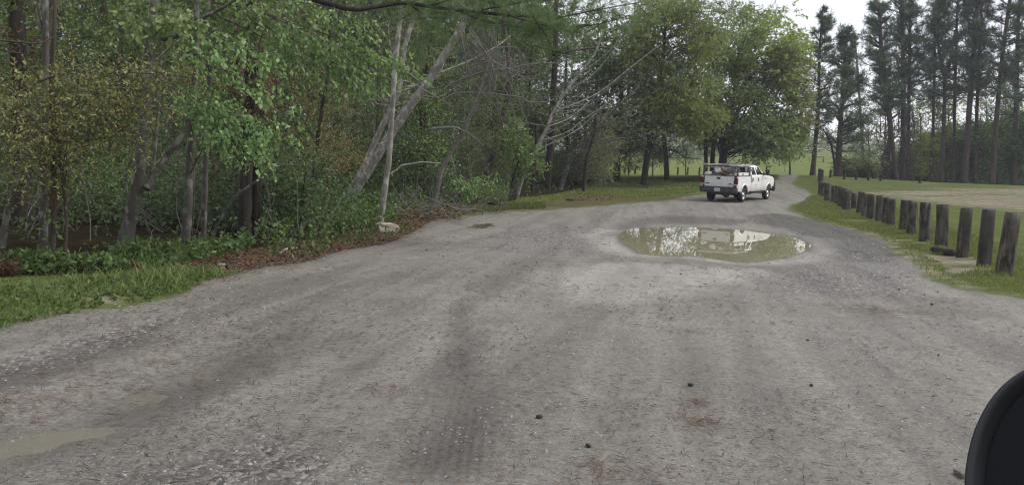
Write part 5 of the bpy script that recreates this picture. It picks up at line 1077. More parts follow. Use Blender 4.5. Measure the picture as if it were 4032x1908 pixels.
# bed
bedp = [(-2.99, .60), (-2.99, 1.355), (-.875, 1.37), (-.875, .56), (RA + .52, .54)] + arc(RA, .40, .50, 16, 164) + [(-2.42, .54)]
for s in (-1, 1):
    prof('bed_side', 'paint_white', truck, bedp, s * .955 - .028, s * .955 + .028, .022, 2)
    def flare(mb): tube(mb, [(RA + .535 * math.cos(a), s * .975, .40 + .535 * math.sin(a)) for a in np.linspace(math.radians(8), math.radians(172), 20)], .045, 8)
    part('wheel_arch_flare', 'paint_white', truck, flare, 0, True)
    def flare2(mb): tube(mb, [(FA + .525 * math.cos(a), s * .970, .40 + .525 * math.sin(a)) for a in np.linspace(math.radians(22), math.radians(172), 20)], .035, 8)
    part('wheel_arch_flare', 'paint_white', truck, flare2, 0, True)
    part('rail_cap', 'black_plastic', truck, lambda mb: box(mb, -2.98, -.90, s * .945 - .05, s * .945 + .05, 1.362, 1.392), .01)
    tl = part('tail_light', 'lamp_red', truck, lambda mb: box(mb, -3.015, -2.86, min(s * .80, s * .992), max(s * .80, s * .992), .96, 1.285), .025)
    part('reverse_lens', 'lamp_clear', tl, lambda mb: box(mb, -3.012, -2.87, min(s * .805, s * .990), max(s * .805, s * .990), .885, .957), .015)
part('bed_floor', 'dark_steel', truck, lambda mb: (box(mb, -2.93, -.89, -.925, .925, .80, .86), box(mb, -.93, -.89, -.925, .925, .86, 1.37)))
tg = part('tailgate', 'tailgate_paint', truck, lambda mb: box(mb, -3.015, -2.945, -.795, .795, .80, 1.362), .025)
part('tailgate_cap', 'black_plastic', tg, lambda mb: box(mb, -3.02, -2.94, -.80, .80, 1.363, 1.388), .008)
part('handle', 'black_plastic', tg, lambda mb: box(mb, -3.03, -3.01, -.075, .135, 1.20, 1.30), .02)
part('name_badge', 'dark_steel', tg, lambda mb: box(mb, -3.026, -3.012, .50, .73, .945, .995), .006)
def oval(mb, hx=-3.024, a=.075, b=.034):
    V = [(hx, -.62 + a * math.cos(q), .965 + b * math.sin(q)) for q in np.linspace(0, 2 * math.pi, 25)[:-1]]; V2 = [(hx + .014, y, z) for _, y, z in V]
    mb.add(V + V2 + [(hx, -.62, .965)], [(i, (i + 1) % 24, 24 + (i + 1) % 24, 24 + i) for i in range(24)], [((i + 1) % 24, i, 48) for i in range(24)])
em = part('oval_emblem', 'emblem_blue', tg, oval)
def ring(mb): tube(mb, [(-3.026, -.62 + .068 * math.cos(q), .965 + .028 * math.sin(q)) for q in np.linspace(0, 2 * math.pi, 25)], .003, 5, False)
part('emblem_ring', 'silver_trim', em, ring)
part('license_light_shelf', 'black_plastic', truck, lambda mb: box(mb, -2.99, -2.95, -.97, .97, .74, .80), .01)
def bump_(mb):
    P = [(-2.96, 1.03), (-3.10, 1.03), (-3.22, .90), (-3.22, -.90), (-3.10, -1.03), (-2.96, -1.03)]; n = 6
    V = [(x, y, z) for z, k in ((.50, .97), (.60, 1.0), (.775, 1.0)) for x, y in [(p[0] + (0 if k == 1 else .03), p[1] * k) for p in P]]
    Q = [(n * i + j, n * i + (j + 1) % n, n * i + n + (j + 1) % n, n * i + n + j) for i in range(2) for j in range(n)]
    mb.add(V, Q + [(0, 3, 2, 1), (0, 5, 4, 3), (12, 13, 14, 15), (12, 15, 16, 17)])
bp = part('rear_bumper', 'bumper_gray', truck, bump_, .03)
part('step_pad', 'black_plastic', bp, lambda mb: box(mb, -3.235, -2.95, -.99, .99, .77, .805), .012)
pl = part('license_plate', 'plate_white', bp, lambda mb: box(mb, -3.236, -3.222, -.165, .15, .575, .735), .006)
fc = bpy.data.curves.new('plate_text', 'FONT'); fc.body = 'V5466'; fc.size = .105; fc.align_x = 'CENTER'; fc.align_y = 'CENTER'; fc.extrude = .002
to = bpy.data.objects.new('plate_tmp', fc); col.objects.link(to); bpy.context.view_layer.update()
tm = bpy.data.meshes.new_from_object(to.evaluated_get(bpy.context.evaluated_depsgraph_get())); bpy.data.objects.remove(to)
tm.transform(Matrix(((0, 0, -1, -3.2385), (-1, 0, 0, -.0075), (0, 1, 0, .650), (0, 0, 0, 1)))); tm.materials.clear(); tm.materials.append(MAT['plate_ink'])
tx = bpy.data.objects.new('plate_lettering', tm); col.objects.link(tx); tx.parent = pl
part('tow_hitch', 'dark_steel', truck, lambda mb: (box(mb, -3.26, -2.9, -.05, .05, .40, .49), box(mb, -3.05, -2.95, -.45, .45, .42, .48)), .01)
part('front_bumper', 'black_plastic', truck, lambda mb: box(mb, 2.95, 3.22, -1.0, 1.0, .48, .80), .05)
part('bumper_bar', 'black_plastic', truck, lambda mb: (box(mb, 3.10, 3.20, -1.02, -.80, .46, .98), box(mb, 3.10, 3.20, .80, 1.02, .46, .98)), .03)
def under(mb):
    for s in (-1, 1): box(mb, -2.9, 2.9, s * .45 - .05, s * .45 + .05, .50, .66)
    box(mb, -.80, 1.50, -.90, .90, .42, .54); tube(mb, [(RA, -.8, .385), (RA, .8, .385)], .055, 8); tube(mb, [(FA, -.8, .385), (FA, .8, .385)], .05, 8)
    tube(mb, [(RA - .16, 0, .37), (RA - .08, 0, .37), (RA + .08, 0, .37), (RA + .16, 0, .37)], [.09, .17, .17, .09], 12); box(mb, -1.2, -.2, -.75, -.35, .36, .62)
    tube(mb, [(-2.75, -.25, .50), (-2.75, -.25, .42)], .36, 20); tube(mb, [(-.9, .5, .42), (-2.2, .55, .45), (-2.75, -.88, .47)], .045, 8)
    for s in (-1, 1): box(mb, RA - .46, RA + .46, s * .70 - .01, s * .70 + .01, .60, .90); box(mb, FA - .46, FA + .46, s * .70 - .01, s * .70 + .01, .60, .90)
    box(mb, RA - .5, RA + .5, -.90, .90, .77, .81)
part('chassis', 'dark_steel', truck, under)
def lathe(mb, prf, cx, cz, s, y0, n=28):
    V = [(cx + r * math.cos(a), y0 + s * y, cz + r * math.sin(a)) for r, y in prf for a in np.arange(n) * 2 * math.pi / n]; m = len(prf)
    mb.add(V, [((i * n + j), (i * n + (j + 1) % n), ((i + 1) * n + (j + 1) % n), ((i + 1) * n + j)) for i in range(m - 1) for j in range(n)])
for x in (RA, FA):
    for s in (-1, 1):
        w = empty('wheel', (x, s * .84, WR)); w.parent = truck
        part('tyre', 'rubber', w, lambda mb: lathe(mb, [(.215, -.11), (.30, -.125), (.365, -.115), (WR, -.08), (WR, .08), (.365, .115), (.30, .125), (.215, .10)], 0, 0, s, 0), 0, True)
        part('rim', 'steel_rim', w, lambda mb: lathe(mb, [(.218, .10), (.20, .085), (.185, .045), (.12, .065), (.085, .10), (.075, .125), (.0, .13)], 0, 0, s, 0), 0, True)
        def holes(mb):
            for q in np.arange(8) * math.pi / 4: tube(mb, [(.155 * math.cos(q), s * .05, .155 * math.sin(q)), (.155 * math.cos(q), s * .066, .155 * math.sin(q))], .026, 8)
        part('rim_hole', 'dark_steel', w, holes)
# fixed rack and side boxes
def rack(mb):
    for s in (-1, 1):
        tube(mb, [(-2.86, s * .93, 1.38), (-2.84, s * .90, 1.86)], .026, 6); tube(mb, [(-.98, s * .93, 1.38), (-.98, s * .90, 1.84)], .03, 6); tube(mb, [(-2.9, s * .90, 1.86), (-.95, s * .90, 1.845)], .026, 6)
    for x in (-2.84, -1.9, -.98): tube(mb, [(x, -.92, 1.86), (x, .92, 1.86)], .024, 6)
    tube(mb, [(-2.86, .93, 1.38), (-2.55, .91, 1.85)], .018, 6); tube(mb, [(-.98, -.9, 1.62), (-.98, .9, 1.62)], .02, 6)
part('ladder_rack', 'black_plastic', truck, rack)
for s in (-1, 1):
    tb = part('side_toolbox', 'paint_white', truck, lambda mb: box(mb, -2.74, -1.30, min(s * .70, s * .965), max(s * .70, s * .965), 1.395, 1.545), .015)
    part('latch', 'dark_steel', tb, lambda mb: (box(mb, -2.30, -2.20, s * .967 - .008, s * .967 + .008, 1.43, 1.50), box(mb, -2.15, -2.12, s * .967 - .008, s * .967 + .008, 1.42, 1.51)), .003)
part('rope_loop', 'gray_board', truck, lambda mb: tube(mb, spline([(-.90, -.99, 1.50), (-.94, -1.0, 1.25), (-.86, -1.005, 1.02), (-.80, -1.0, 1.12), (-.88, -.99, 1.36)], 24), .012, 6, False), 0, True)
def load(name, label, cat, mat, fn, bev=0, smooth=False, group=None):
    mb = MB(); fn(mb); V = np.concatenate(mb.V); c = np.array([(V[:, 0].min() + V[:, 0].max()) / 2, (V[:, 1].min() + V[:, 1].max()) / 2, V[:, 2].min()])
    o = mb.build(name, mat, None, smooth, c); o.matrix_world = TM @ Matrix.Translation(c.tolist())
    if bev: bevel(o, bev)
    return tag(o, label, cat, group)
def ladder(mb, a, b, half, up=(0, 0, 1), n=9):
    a, b = np.array(a, float), np.array(b, float); d = norm(b - a); s = norm(np.cross(d, up)) * half
    for k in (-1, 1): tube(mb, [a + k * s, b + k * s], .028, 4)
    for i in range(n): q = a + (b - a) * (i + .5) / n; tube(mb, [q - s, q + s], .016, 6, False)
load('ladder', 'bare aluminium ladder lying along the right rail of the truck rack', 'ladder', 'aluminium', lambda mb: ladder(mb, (-2.95, -.70, 1.91), (-.30, -.66, 1.95), .20))
load('ladder', 'pale ladder with weathered rails lying along the left side of the truck rack', 'ladder', 'pole_white', lambda mb: ladder(mb, (-3.25, .62, 1.93), (-.35, .50, 1.95), .20))
for lab, a, b, r in (('long whitish pole lying diagonally over the truck rack, rearmost', (-3.1, .92, 1.97), (-2.35, -.75, 1.96), .022), ('whitish pole lying just ahead of the rearmost pole on the truck rack', (-2.95, .85, 1.96), (-1.9, -.55, 1.95), .028), ('thin white batten across the rear of the truck rack below the poles', (-2.91, .86, 1.82), (-2.90, -.55, 1.80), .020)):
    load('pole', lab, 'pole', 'pole_white', lambda mb: tube(mb, spline([a, ((a[0] + b[0]) / 2, (a[1] + b[1]) / 2, a[2] - .015), b], 8), r, 6))
load('tarp_roll', 'black rolled tarpaulin on the truck rack beside the cab roof', 'tarpaulin', 'dark_tarp', lambda mb: tube(mb, spline([(-1.9, .35, 1.93), (-1.6, .05, 1.95), (-1.3, -.35, 1.93), (-1.25, -.5, 1.93)], 10), [.05, .08, .085, .09, .085, .09, .09, .08, .07, .05], 9), 0, True)
def bucket(mb):
    c = np.array([-2.62, .28, 1.60]); d = norm(np.array([-.80, -.35, .25])); P = [c + d * q for q in (0, .02, .30, .315, .30, .03)]; tube(mb, P, [.03, .135, .165, .172, .155, .125], 20)
load('bucket', 'dirty white plastic bucket tipped on its side on top of the truck load', 'bucket', 'bucket_white', bucket, 0, True)
def slab(mb, c, u, v, hu, hv, th, jag=0, seed=0):
    rg_ = np.random.default_rng(seed); c, u = np.array(c, float), norm(u); v = norm(np.array(v, float) - u * np.dot(v, u)); n_ = np.cross(u, v); m = 9 if jag else 2
    top = [c + u * (hu * (2 * i / (m - 1) - 1)) + v * (hv + (jag * rg_.uniform(-1, 1) if 0 < i < m - 1 else 0)) for i in range(m)]; bot = [c + u * (hu * (2 * i / (m - 1) - 1)) - v * hv for i in range(m)]
    V = [p + n_ * k * th for k in (-.5, .5) for p in top + bot]; q = 2 * m; Q = []
    for i in range(m - 1): Q += [(i, i + 1, m + i + 1, m + i), (q + i, q + m + i, q + m + i + 1, q + i + 1), (i, q + i, q + i + 1, i + 1), (m + i, m + i + 1, q + m + i + 1, q + m + i)]
    mb.add(V, Q + [(0, m, q + m, q), (m - 1, q + m - 1, q + 2 * m - 1, 2 * m - 1)])
load('plywood_sheet', 'broken brown plywood sheet with a jagged top edge leaning in the truck bed', 'board', 'plywood', lambda mb: slab(mb, (-2.45, -.32, 1.50), (.1, -1, -.30), (-.5, 0, .8), .38, .16, .02, .06, 3))
load('board', 'gray brown plank sloping down across the truck load under the bucket', 'board', 'gray_board', lambda mb: slab(mb, (-2.72, -.06, 1.50), (0, -1, -.42), (-.6, 0, .8), .44, .045, .03))
load('board', 'short brown plank lying lowest on the truck load against the tailgate', 'board', 'plywood', lambda mb: slab(mb, (-2.76, -.32, 1.42), (0, -1, -.36), (-.7, 0, .7), .30, .04, .03))
load('pipe', 'short pale pipe sticking up out of the truck load', 'pipe', 'pole_white', lambda mb: tube(mb, [(-2.45, -.02, 1.48), (-2.40, -.14, 1.76)], .035, 8))
def lump(mb, c, r, seed, n=9, m=14):
    rg_ = np.random.default_rng(seed); V = []
    for i in range(n):
        th = math.pi * i / (n - 1)
        for j in range(m):
            ph = 2 * math.pi * j / m; k = 1 + .22 * (vnoise(np.array(3 * math.sin(th) * math.cos(ph) + 9 + seed), np.array(3 * math.sin(th) * math.sin(ph) + 4 * math.cos(th) + 7), seed) - .5) * 2
            V.append((c[0] + r[0] * k * math.sin(th) * math.cos(ph), c[1] + r[1] * k * math.sin(th) * math.sin(ph), c[2] + r[2] * k * math.cos(th)))
    mb.add(V, [(i * m + j, (i + 1) * m + j, (i + 1) * m + (j + 1) % m, i * m + (j + 1) % m) for i in range(n - 1) for j in range(m)])
load('bag', 'black bulging bag in the right half of the truck bed', 'bag', 'dark_tarp', lambda mb: lump(mb, (-1.75, -.28, 1.40), (.6, .52, .42), 1), 0, True)
load('bag', 'black lumpy bag behind the white bucket in the truck bed', 'bag', 'dark_tarp', lambda mb: lump(mb, (-1.8, .42, 1.38), (.6, .46, .36), 2), 0, True)
load('cloth_bundle', 'gray crumpled cloth bundle along the tailgate of the truck', 'cloth', 'gray_cloth', lambda mb: lump(mb, (-2.60, .42, 1.33), (.28, .42, .12), 3), 0, True)
load('cloth_bundle', 'dark gray cloth bundle in the right rear corner of the truck bed', 'cloth', 'gray_cloth', lambda mb: lump(mb, (-2.62, -.50, 1.32), (.28, .26, .16), 5), 0, True)
def coil(mb):
    for k in range(4): tube(mb, [(-2.80 - .012 * k + .02 * math.sin(q * 2 + k), -.86 + (.10 - .01 * k) * math.cos(q), 1.74 + (.17 - .012 * k) * math.sin(q)) for q in np.linspace(0, 2 * math.pi, 22)], .016, 6, False)
load('hose_coil', 'brown hose coil hanging from the right rear post of the truck rack', 'hose', 'hose_tan', coil, 0, True)
load('tool_bundle', 'dark canvas roll standing by the cab end of the truck rack', 'bundle', 'gray_cloth', lambda mb: tube(mb, spline([(-1.12, -.86, 1.40), (-1.10, -.90, 1.62), (-1.12, -.88, 1.86)], 8), [.06, .10, .11, .10, .10, .09, .08, .04], 9), 0, True)
# ------------------------------------------------------------------ wooden posts
def post(px, py, tx, ty, w, label, seed, group='row of round wooden posts', bark='post_wood', name='wooden_post'):
    b = G(px, py, Hs); z = hs(b[0], b[1]); top = at(tx, ty, b[1]); r = w * .5 * b[1] / F / math.cos(math.radians(15)); rg_ = np.random.default_rng(seed)
    V, n, m = [], 14, 9; ax = top - b
    for i in range(m):
        u = i / (m - 1); c = b + ax * (u * 1.04 - .04); k = r * (1.06 - .10 * u)
        for j in range(n):
            a = 2 * math.pi * j / n; q = k * (1 + .07 * (vnoise(np.array(math.cos(a) * 1.6 + seed), np.array(math.sin(a) * 1.6 + u * 2.2), seed) - .5) * 2)
            zz = (.12 * r * math.cos(a + seed) if i == m - 1 else 0); V.append(c + np.array([q * math.cos(a), q * math.sin(a), zz]))
    V.append(b + ax + np.array([0, 0, .02 * r])); mb = MB()
    mb.add(V, [(i * n + j, i * n + (j + 1) % n, (i + 1) * n + (j + 1) % n, (i + 1) * n + j) for i in range(m - 1) for j in range(n)], [((m - 1) * n + j, (m - 1) * n + (j + 1) % n, m * n) for j in range(n)])
    o = mb.build(name, bark, None, False, b)
    for p in o.data.polygons:
        if p.index < (m - 1) * n: p.use_smooth = True
    return tag(o, label, 'post', group)
PX = [(1935, 1085, 2010, 582, 118, 'nearest wooden post, dark and blotched, beside the right photo edge'), (1775, 1010, 1818, 556, 95, 'dark mossy post, second from the right photo edge'), (1603, 938, 1640, 543, 90, 'greenish black post, third from the right, just past the short log'),
 (1435, 858, 1448, 519, 88, 'dark post with the short log lying against its foot'), (1302, 812, 1310, 506, 82, 'brown post with grass at its split base, next beyond the log'), (1199, 752, 1210, 491, 76, 'front post of the overlapping pair beyond the log'), (1134, 730, 1144, 483, 60, 'rear brown post of the overlapping pair beyond the log'),
 (1030, 690, 1038, 472, 62, 'nearer post of the second overlapping pair in the row'), (982, 670, 994, 461, 44, 'farther slim post of the second overlapping pair'), (933, 653, 942, 446, 52, 'single post between the two gaps halfway along the row'), (870, 633, 873, 436, 58, 'nearest post of the tight trio halfway along the row'),
 (817, 612, 826, 426, 44, 'middle post of the tight trio halfway along the row'), (780, 590, 793, 417, 44, 'farthest post of the tight trio halfway along the row'), (733, 556, 738, 424, 40, 'short post standing alone below the others in the far half'), (677, 560, 684, 404, 60, 'leaning post just left of the short low post'),
 (650, 546, 664, 388, 42, 'post close behind the leaning one near the short low post'), (626, 535, 634, 379, 44, 'third post left of the short low post'), (600, 515, 609, 369, 42, 'fourth post left of the short low post'), (570, 505, 578, 366, 40, 'fifth post left of the short low post'),
 (522, 490, 527, 344, 46, 'post in the far group just after the last gap'), (491, 460, 500, 341, 40, 'slim post second in the far group'), (466, 440, 468, 333, 32, 'dark post at the road bend, last at the low end of the row'), (474, 350, 484, 240, 26, 'weathered gray post on the rise past the road bend'), (460, 338, 465, 232, 26, 'black post topping the rise past the road bend')]
for i, (bx, by, tx, ty, w, lab) in enumerate(PX): post(3000 + bx / 2.032, 550 + by / 2.032, 3000 + tx / 2.032, 550 + ty / 2.032, w / 2.032, lab, 300 + i)
FP = [(2458, 683, 659, 'far small post right of the first meadow trunk'), (2500, 685, 659, 'far small post left of the second meadow trunk'), (2546, 684, 660, 'far small post half hidden right of the second meadow trunk'), (2668, 688, 658, 'far small post right of the dark straight meadow trunk'), (2707, 688, 658, 'far small post midway between meadow trunk and truck'), (2753, 689, 658, 'far small post just left of the truck'), (3017, 680, 655, 'far small post standing just beyond the truck cab'),
 (3269, 698, 668, 'far dark post just right of the road bend'), (3324, 706, 673, 'far dark post in front of the broad pine'), (3370, 708, 678, 'far dark post right of the broad pine'), (3418, 711, 683, 'far dark post left of the vine clad clump'), (3466, 712, 688, 'far dark post touching the vine clad clump'), (3621, 722, 693, 'far dark post right of the vine clad clump')]
for i, (px, by, ty, lab) in enumerate(FP):
    post(px, by, px + 2.5, ty, 6.5 if px < 3200 else 8, lab, 340 + i, 'far fence posts along the field', 'bark_dark')

# ------------------------------------------------------------------ small things on the ground
def log_between(name, label, cat, pts, w, bark, k=10, lift=0.0, taper=None):
    b = [G(x, y, Hs) for x, y in pts]; Y = np.mean([p[1] for p in b]); r = np.array(w) * .5 * Y / F
    P = np.array([p + np.array([0, 0, r.mean() * .8 + lift]) for p in b]); mb = MB(); n = 5 * len(P); tube(mb, spline(P, n), np.interp(np.linspace(0, 1, n), np.linspace(0, 1, len(w)), r), k)
    c = P.mean(0).copy(); c[2] = P[:, 2].min() - r.mean(); return tag(mb.build(name, bark, None, True, c), label, cat)
log_between('log', 'short dark cut log lying at the foot of a wooden post', 'log', [(3672, 992), (3710, 1000), (3748, 1008)], (22, 32, 28, 33, 30), 'bark_dark', 9)
log_between('stick', 'pale curved stick lying on the reddish pine straw', 'stick', [(1105, 1000), (1125, 985), (1150, 980), (1174, 978)], (9, 10, 6), 'bark_bleached', 6)
log_between('branch', 'short dark piece of wood lying on the leaf litter', 'branch', [(2228, 790), (2258, 791)], (9, 9), 'bark_dark', 6)
def upright(name, label, cat, px, y0, y1, w, bark, lean=0):
    b = G(px, y0); t_ = at(px + lean, y1, b[1]); mb = MB(); r = w * .5 * b[1] / F; tube(mb, spline([b - [0, 0, .2], b, (b + t_) / 2 + [.01, 0, 0], t_], 12), np.linspace(r * 1.2, r * .85, 12), 9); return tag(mb.build(name, bark, None, True, b), label, cat)
upright('stump', 'thin broken stump standing in front of the double dark trunk', 'stump', 1051, 957, 905, 13, 'bark_brown', 2)
def block(name, label, cat, x0, x1, yb, yt, depth, mat, seed, rough=.02):
    a, b = G(x0, yb), G(x1, yb); hgt = (yb - yt) * a[1] / F * 1.05; u = norm(b - a); v = np.array([-u[1], u[0], 0]); L_ = np.linalg.norm(b - a); rg_ = np.random.default_rng(seed)
    bm = bmesh.new(); bmesh.ops.create_cube(bm, size=1); bmesh.ops.subdivide_edges(bm, edges=bm.edges, cuts=4, use_grid_fill=True)
    for w in bm.verts:
        c = w.co; f = 1 - .12 * abs(c.x * 2) ** 3; q = (c.x * L_, c.y * depth, (c.z + .42) * hgt * f)
        e = rough * np.array([vnoise(np.array(c.x * 4 + 5 * k), np.array(c.y * 4 + c.z * 5), seed + k) - .5 for k in range(3)]) * 2; p = u * q[0] + v * q[1] + np.array([0, 0, q[2]]) + e; w.co = p.tolist()
    me = bpy.data.meshes.new(name); bm.to_mesh(me); bm.free(); me.materials.append(MAT[mat]); o = bpy.data.objects.new(name, me); col.objects.link(o); c = (a + b) / 2 + v * depth * .5; o.location = c.tolist(); bevel(o, .01, 1); return tag(o, label, cat)
simple('tan_stone', (.26, .228, .185), .85, 0, .22, 9); simple('gray_stone', (.17, .172, .155), .8, 0, .3, 12); simple('soil', (.035, .026, .02), .95, 0, .4, 12); simple('rust_bark', (.15, .055, .028), .85, 0, .35, 10)
block('stone_block', 'tan rough stone block at the foot of the slim gray trunk', 'stone', 1491, 1572, 914, 878, .30, 'tan_stone', 3)
block('rock', 'small pale greenish rock at the grass edge of the lot', 'stone', 858, 888, 1060, 1041, .12, 'gray_stone', 5, .03)
simple('brown_stone', (.125, .115, .10), .85, 0, .3, 30)
block('rock', 'flat gray brown stone half buried in the gravel beside the car mirror', 'stone', 3786, 3850, 1884, 1856, .07, 'brown_stone', 6, .005)
block('soil_clod', 'dark lump of soil on the grass strip by the wood', 'soil', 1940, 1972, 817, 799, .3, 'soil', 8, .08)
def curl(label, px, yb, yt, w, lean, seed):
    b = G(px, yb, Hs); s_ = b[1] / F; hh = (yb - yt) * s_; V = []; n, m = 7, 6
    for i in range(n):
        u = i / (n - 1); ww = w * s_ * (1 - .75 * u ** 1.5)
        for j in range(m):
            q = j / (m - 1) - .5; V.append(b + np.array([q * ww + lean * s_ * u, .5 * q * q * ww * 2 + .02, u * hh - .02]))
    mb = MB(); Q = [(i * m + j, i * m + j + 1, (i + 1) * m + j + 1, (i + 1) * m + j) for i in range(n - 1) for j in range(m - 1)]; mb.add(V, Q); o = mb.build('bark_slab', 'rust_bark', None, True, b)
    sm = o.modifiers.new('thick', 'SOLIDIFY'); sm.thickness = .012; return tag(o, label, 'bark')
curl('upper rust colored pointed slab of bark standing in the verge grass', 522, 1050, 1012, 26, -6, 1); curl('lower wider rust colored slab of bark in the verge grass', 541, 1076, 1040, 40, 16, 2)
# brush pile
rng = np.random.default_rng(91); wd = MB(); b0 = G(1690, 850)
for k in range(95):
    c = G(rng.uniform(1575, 1830), rng.uniform(832, 872)); a = rng.normal(0, .9); l = rng.uniform(.4, 1.7); d = np.array([math.cos(a) * rng.choice([-1, 1]), math.sin(a) * .7, abs(rng.normal(.25, .3))])
    tube(wd, limb(rng, c + [0, 0, rng.uniform(.02, .25)], d, l, 5, .18, -.03), np.linspace(rng.uniform(.008, .022), .004, 6), 5, False)
br = tag(wd.build('brush_pile', 'bark_twig', None, True, b0), 'heap of cut branches and dead twigs at the edge of the lot', 'brush pile')
lv = MB(); P = np.array([G(rng.uniform(1580, 1815), rng.uniform(828, 872)) for _ in range(700)]); n = len(P); A = rng.normal(0, 1, (n, 3)) * [1, 1, .4]; leafq(lv, P + np.c_[np.zeros((n, 2)), rng.uniform(.01, .3, n)], A, rng.normal(0, .5, (n, 3)) + [0, 0, 1], rng.uniform(.06, .12, n), .05); lv.V = [v - b0.astype(np.float32) for v in lv.V]; lv.build('dead_leaves', 'dead_leaf', br)
# bare grey saplings and vines crossing the wood edge by the brush pile
rng = np.random.default_rng(92); wd = MB()
for k in range(70):
    c = G(rng.uniform(1570, 2000), rng.uniform(770, 850)); tube(wd, limb(rng, c, [rng.normal(0, .4), rng.normal(0, .3), 1], rng.uniform(.8, 3.2), 7, .14, 0), np.linspace(rng.uniform(.006, .014), .003, 8), 4, False)
tag(wd.build('dead_stems', 'bark_twig', None, True, G(1780, 820)), 'thin dry upright stems and vines standing along the wood edge', 'dead stems', kind='stuff')
# leaf pile at the right end of the wood
rng = np.random.default_rng(93); lv = MB(); P = np.array([G(rng.uniform(2260, 2420), rng.uniform(757, 792)) for _ in range(420)]); n = len(P); leafq(lv, P + np.c_[np.zeros((n, 2)), rng.uniform(.0, .07, n)], rng.normal(0, 1, (n, 3)) * [1, 1, .4], rng.normal(0, .5, (n, 3)) + [0, 0, 1], rng.uniform(.08, .16, n), .07)
tag(lv.build('leaf_pile', 'dead_leaf', None, False, G(2340, 775)), 'brown heap of dead leaves at the corner of the wood', 'leaf pile', kind='stuff')
rng = np.random.default_rng(94); mb = MB(); P = np.array([G(rng.uniform(-60, 75), rng.uniform(1040, 1095))[:2] for _ in range(1500)]); needles(mb, rng, P, .16, .008, Hs(P[:, 0], P[:, 1]) + rng.uniform(0, .16, len(P)), .35)
tag(mb.build('straw_heap', 'straw', None, False, G(20, 1080)), 'reddish brown heap of pine straw at the left photo edge', 'pine straw', kind='stuff')
# pine cones
def cone_mesh():
    mb = MB(); n, m = 8, 9; V = []
    for i in range(n):
        th = math.pi * (i + .02) / (n - .96)
        for j in range(m): a = 2 * math.pi * (j + .5 * (i % 2)) / m; k = 1 + .18 * ((i + j) % 2); V.append((.055 * math.cos(th), .034 * k * math.sin(th) * math.cos(a), .034 + .034 * k * math.sin(th) * math.sin(a)))
    mb.add(V, [(i * m + j, i * m + (j + 1) % m, (i + 1) * m + (j + 1) % m, (i + 1) * m + j) for i in range(n - 1) for j in range(m)]); return mb
first = None
for i, (px, py) in enumerate([(3487, 1095), (3540, 1140), (3640, 1160), (3692, 1150), (3669, 1200), (3181, 1340), (3194, 1519), (2719, 1518), (3695, 1399), (2316, 1758), (2123, 1644), (2560, 1120), (2680, 1080), (1680, 985), (1745, 1010)]):
    p = G(px, py, Hs)
    if first is None: o = first = cone_mesh().build('pine_cone', 'soil')
    else: o = first.copy(); col.objects.link(o)
    o.location = p.tolist(); o.rotation_euler = (0, 0, i * 1.3); k = .34 + .08 * math.sin(i * 2.1); o.scale = (k, k, k * .8); tag(o, 'small dark pine cone lying on the gravel', 'pine cone', 'pine cones scattered on the gravel')
# ------------------------------------------------------------------ far hill: rail fence, barrier, road
simple('pale_rail', (.36, .35, .33), .8, 0, .15); simple('pale_road', (.42, .41, .39), .8, 0, .1)
fe = [at(x, y, 212 + 2.0 * i) for i, (x, y) in enumerate([(3062, 604), (3090, 606), (3118, 609), (3152, 613), (3184, 617), (3216, 620), (3248, 623), (3284, 627)])]
for p in fe: p[2] = hz(p[0], p[1])
fr = tag(empty('rail_fence', fe[3]), 'pale split rail fence along the top of the far green hill', 'fence')
for p in fe: q = p - fe[3]; part('fence_post', 'pale_rail', fr, lambda mb: box(mb, q[0] - .12, q[0] + .12, q[1] - .12, q[1] + .12, q[2] - .3, q[2] + 1.35))
part('fence_rail', 'pale_rail', fr, lambda mb: [tube(mb, np.array(fe) - fe[3] + [0, -.15, h_], .10, 4) for h_ in (.55, 1.1)])
ba = at(3228, 645, 150); ba[2] = hz(ba[0], ba[1])
part_b = tag(empty('wooden_barrier', ba), 'low wooden barrier frame standing on the far green hill', 'barrier')
part('crossbar', 'post_wood', part_b, lambda mb: tube(mb, [(-1.2, 0, .95), (.7, 0, .95)], .07, 6))
for x in (-1.1, .6): part('barrier_post', 'post_wood', part_b, lambda mb: box(mb, x - .08, x + .08, -.08, .08, -.3, 1.0))
V = []
for px in np.linspace(3290, 3900, 30):
    for Y in (222, 229): p = at(px, 630, Y); p[2] = hz(p[0], p[1]) + .12; V.append(p)
mb = MB(); mb.add(V, [(2 * i, 2 * i + 2, 2 * i + 3, 2 * i + 1) for i in range(29)]); tag(mb.build('far_road', 'pale_road'), kind='structure')
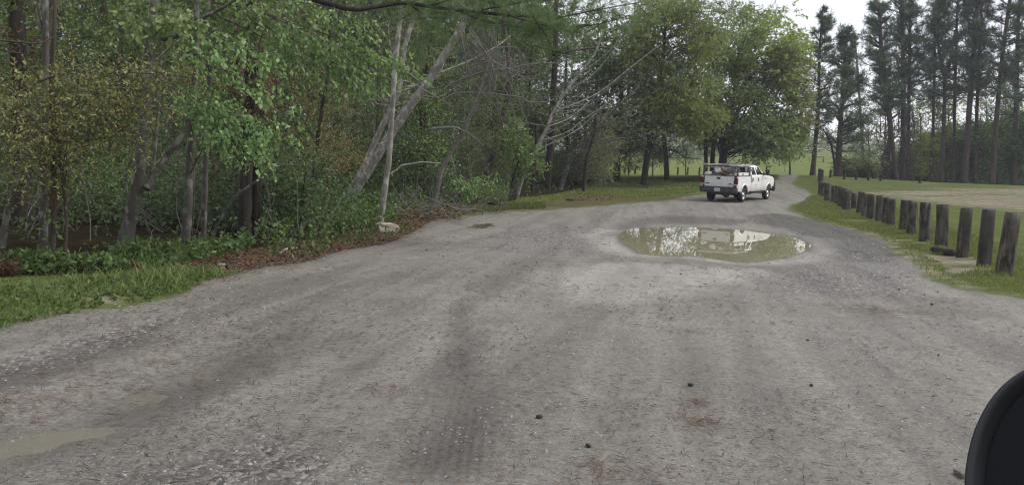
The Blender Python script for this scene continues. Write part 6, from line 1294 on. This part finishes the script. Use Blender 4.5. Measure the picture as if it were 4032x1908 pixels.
# ------------------------------------------------------------------ wing mirror of the car the photograph was taken from
simple('mirror_shell', (.006, .007, .009), .38, 0, .2, 30); simple('mirror_dark_reflection', (.004, .005, .007), .3, 0, .12, 9, spec=.12)  # near-black glass colour stands in for the dark car it would reflect
MY = .92; mc = at(4192, 1962, MY); mw, mh = 357 * MY / F, 562 * MY / F
mn = norm(CAM - mc); mu = norm(np.cross(np.array(_U), mn)); mv = np.cross(mn, mu)
def ell(mb, secs, n=56):
    V = [mu * (mw * k * math.cos(a)) + mv * (mh * k2 * math.sin(a)) + mn * d for k, k2, d in secs for a in np.arange(n) * 2 * math.pi / n]; m = len(secs)
    mb.add(V, [(i * n + j, i * n + (j + 1) % n, (i + 1) * n + (j + 1) % n, (i + 1) * n + j) for i in range(m - 1) for j in range(n)])
mir = tag(empty('wing_mirror', mc), 'black wing mirror of the car the photo was taken from, lower right corner', 'mirror')
part('housing', 'mirror_shell', mir, lambda mb: ell(mb, [(.02, .02, -.10), (.5, .5, -.095), (.8, .8, -.075), (.95, .95, -.045), (1.0, 1.0, -.02), (1.0, 1.0, -.004), (.985, .99, .003), (.955, .97, .004), (.90, .935, -.002), (.82, .875, -.010), (.78, .85, -.016)]), 0, True)
part('mirror_glass', 'mirror_dark_reflection', mir, lambda mb: ell(mb, [(.80, .87, -.0145), (.78, .85, -.0135), (.4, .4, -.0128), (.01, .01, -.0125)]), 0, True)
part('mirror_arm', 'mirror_shell', mir, lambda mb: tube(mb, spline([mu * .02 - mn * .06 - mv * .05, mu * .18 - mn * .05 - mv * .16, mu * .40 - mn * .0 - mv * .22], 10), np.linspace(.035, .05, 10), 10), 0, True)
# ------------------------------------------------------------------ humid air
hm = bpy.data.materials.new('haze'); hm.use_nodes = True; ht = hm.node_tree; ht.nodes.clear()
ho = ht.nodes.new('ShaderNodeOutputMaterial'); hv = ht.nodes.new('ShaderNodeVolumePrincipled'); hv.inputs['Color'].default_value = (.86, .90, 1, 1); hv.inputs['Density'].default_value = .0006; hv.inputs['Anisotropy'].default_value = .2
ht.links.new(hv.outputs[0], ho.inputs['Volume']); MAT['haze'] = hm
mb = MB(); box(mb, -420, 420, -60, 420, -4, 34); tag(mb.build('haze', 'haze'), kind='stuff')
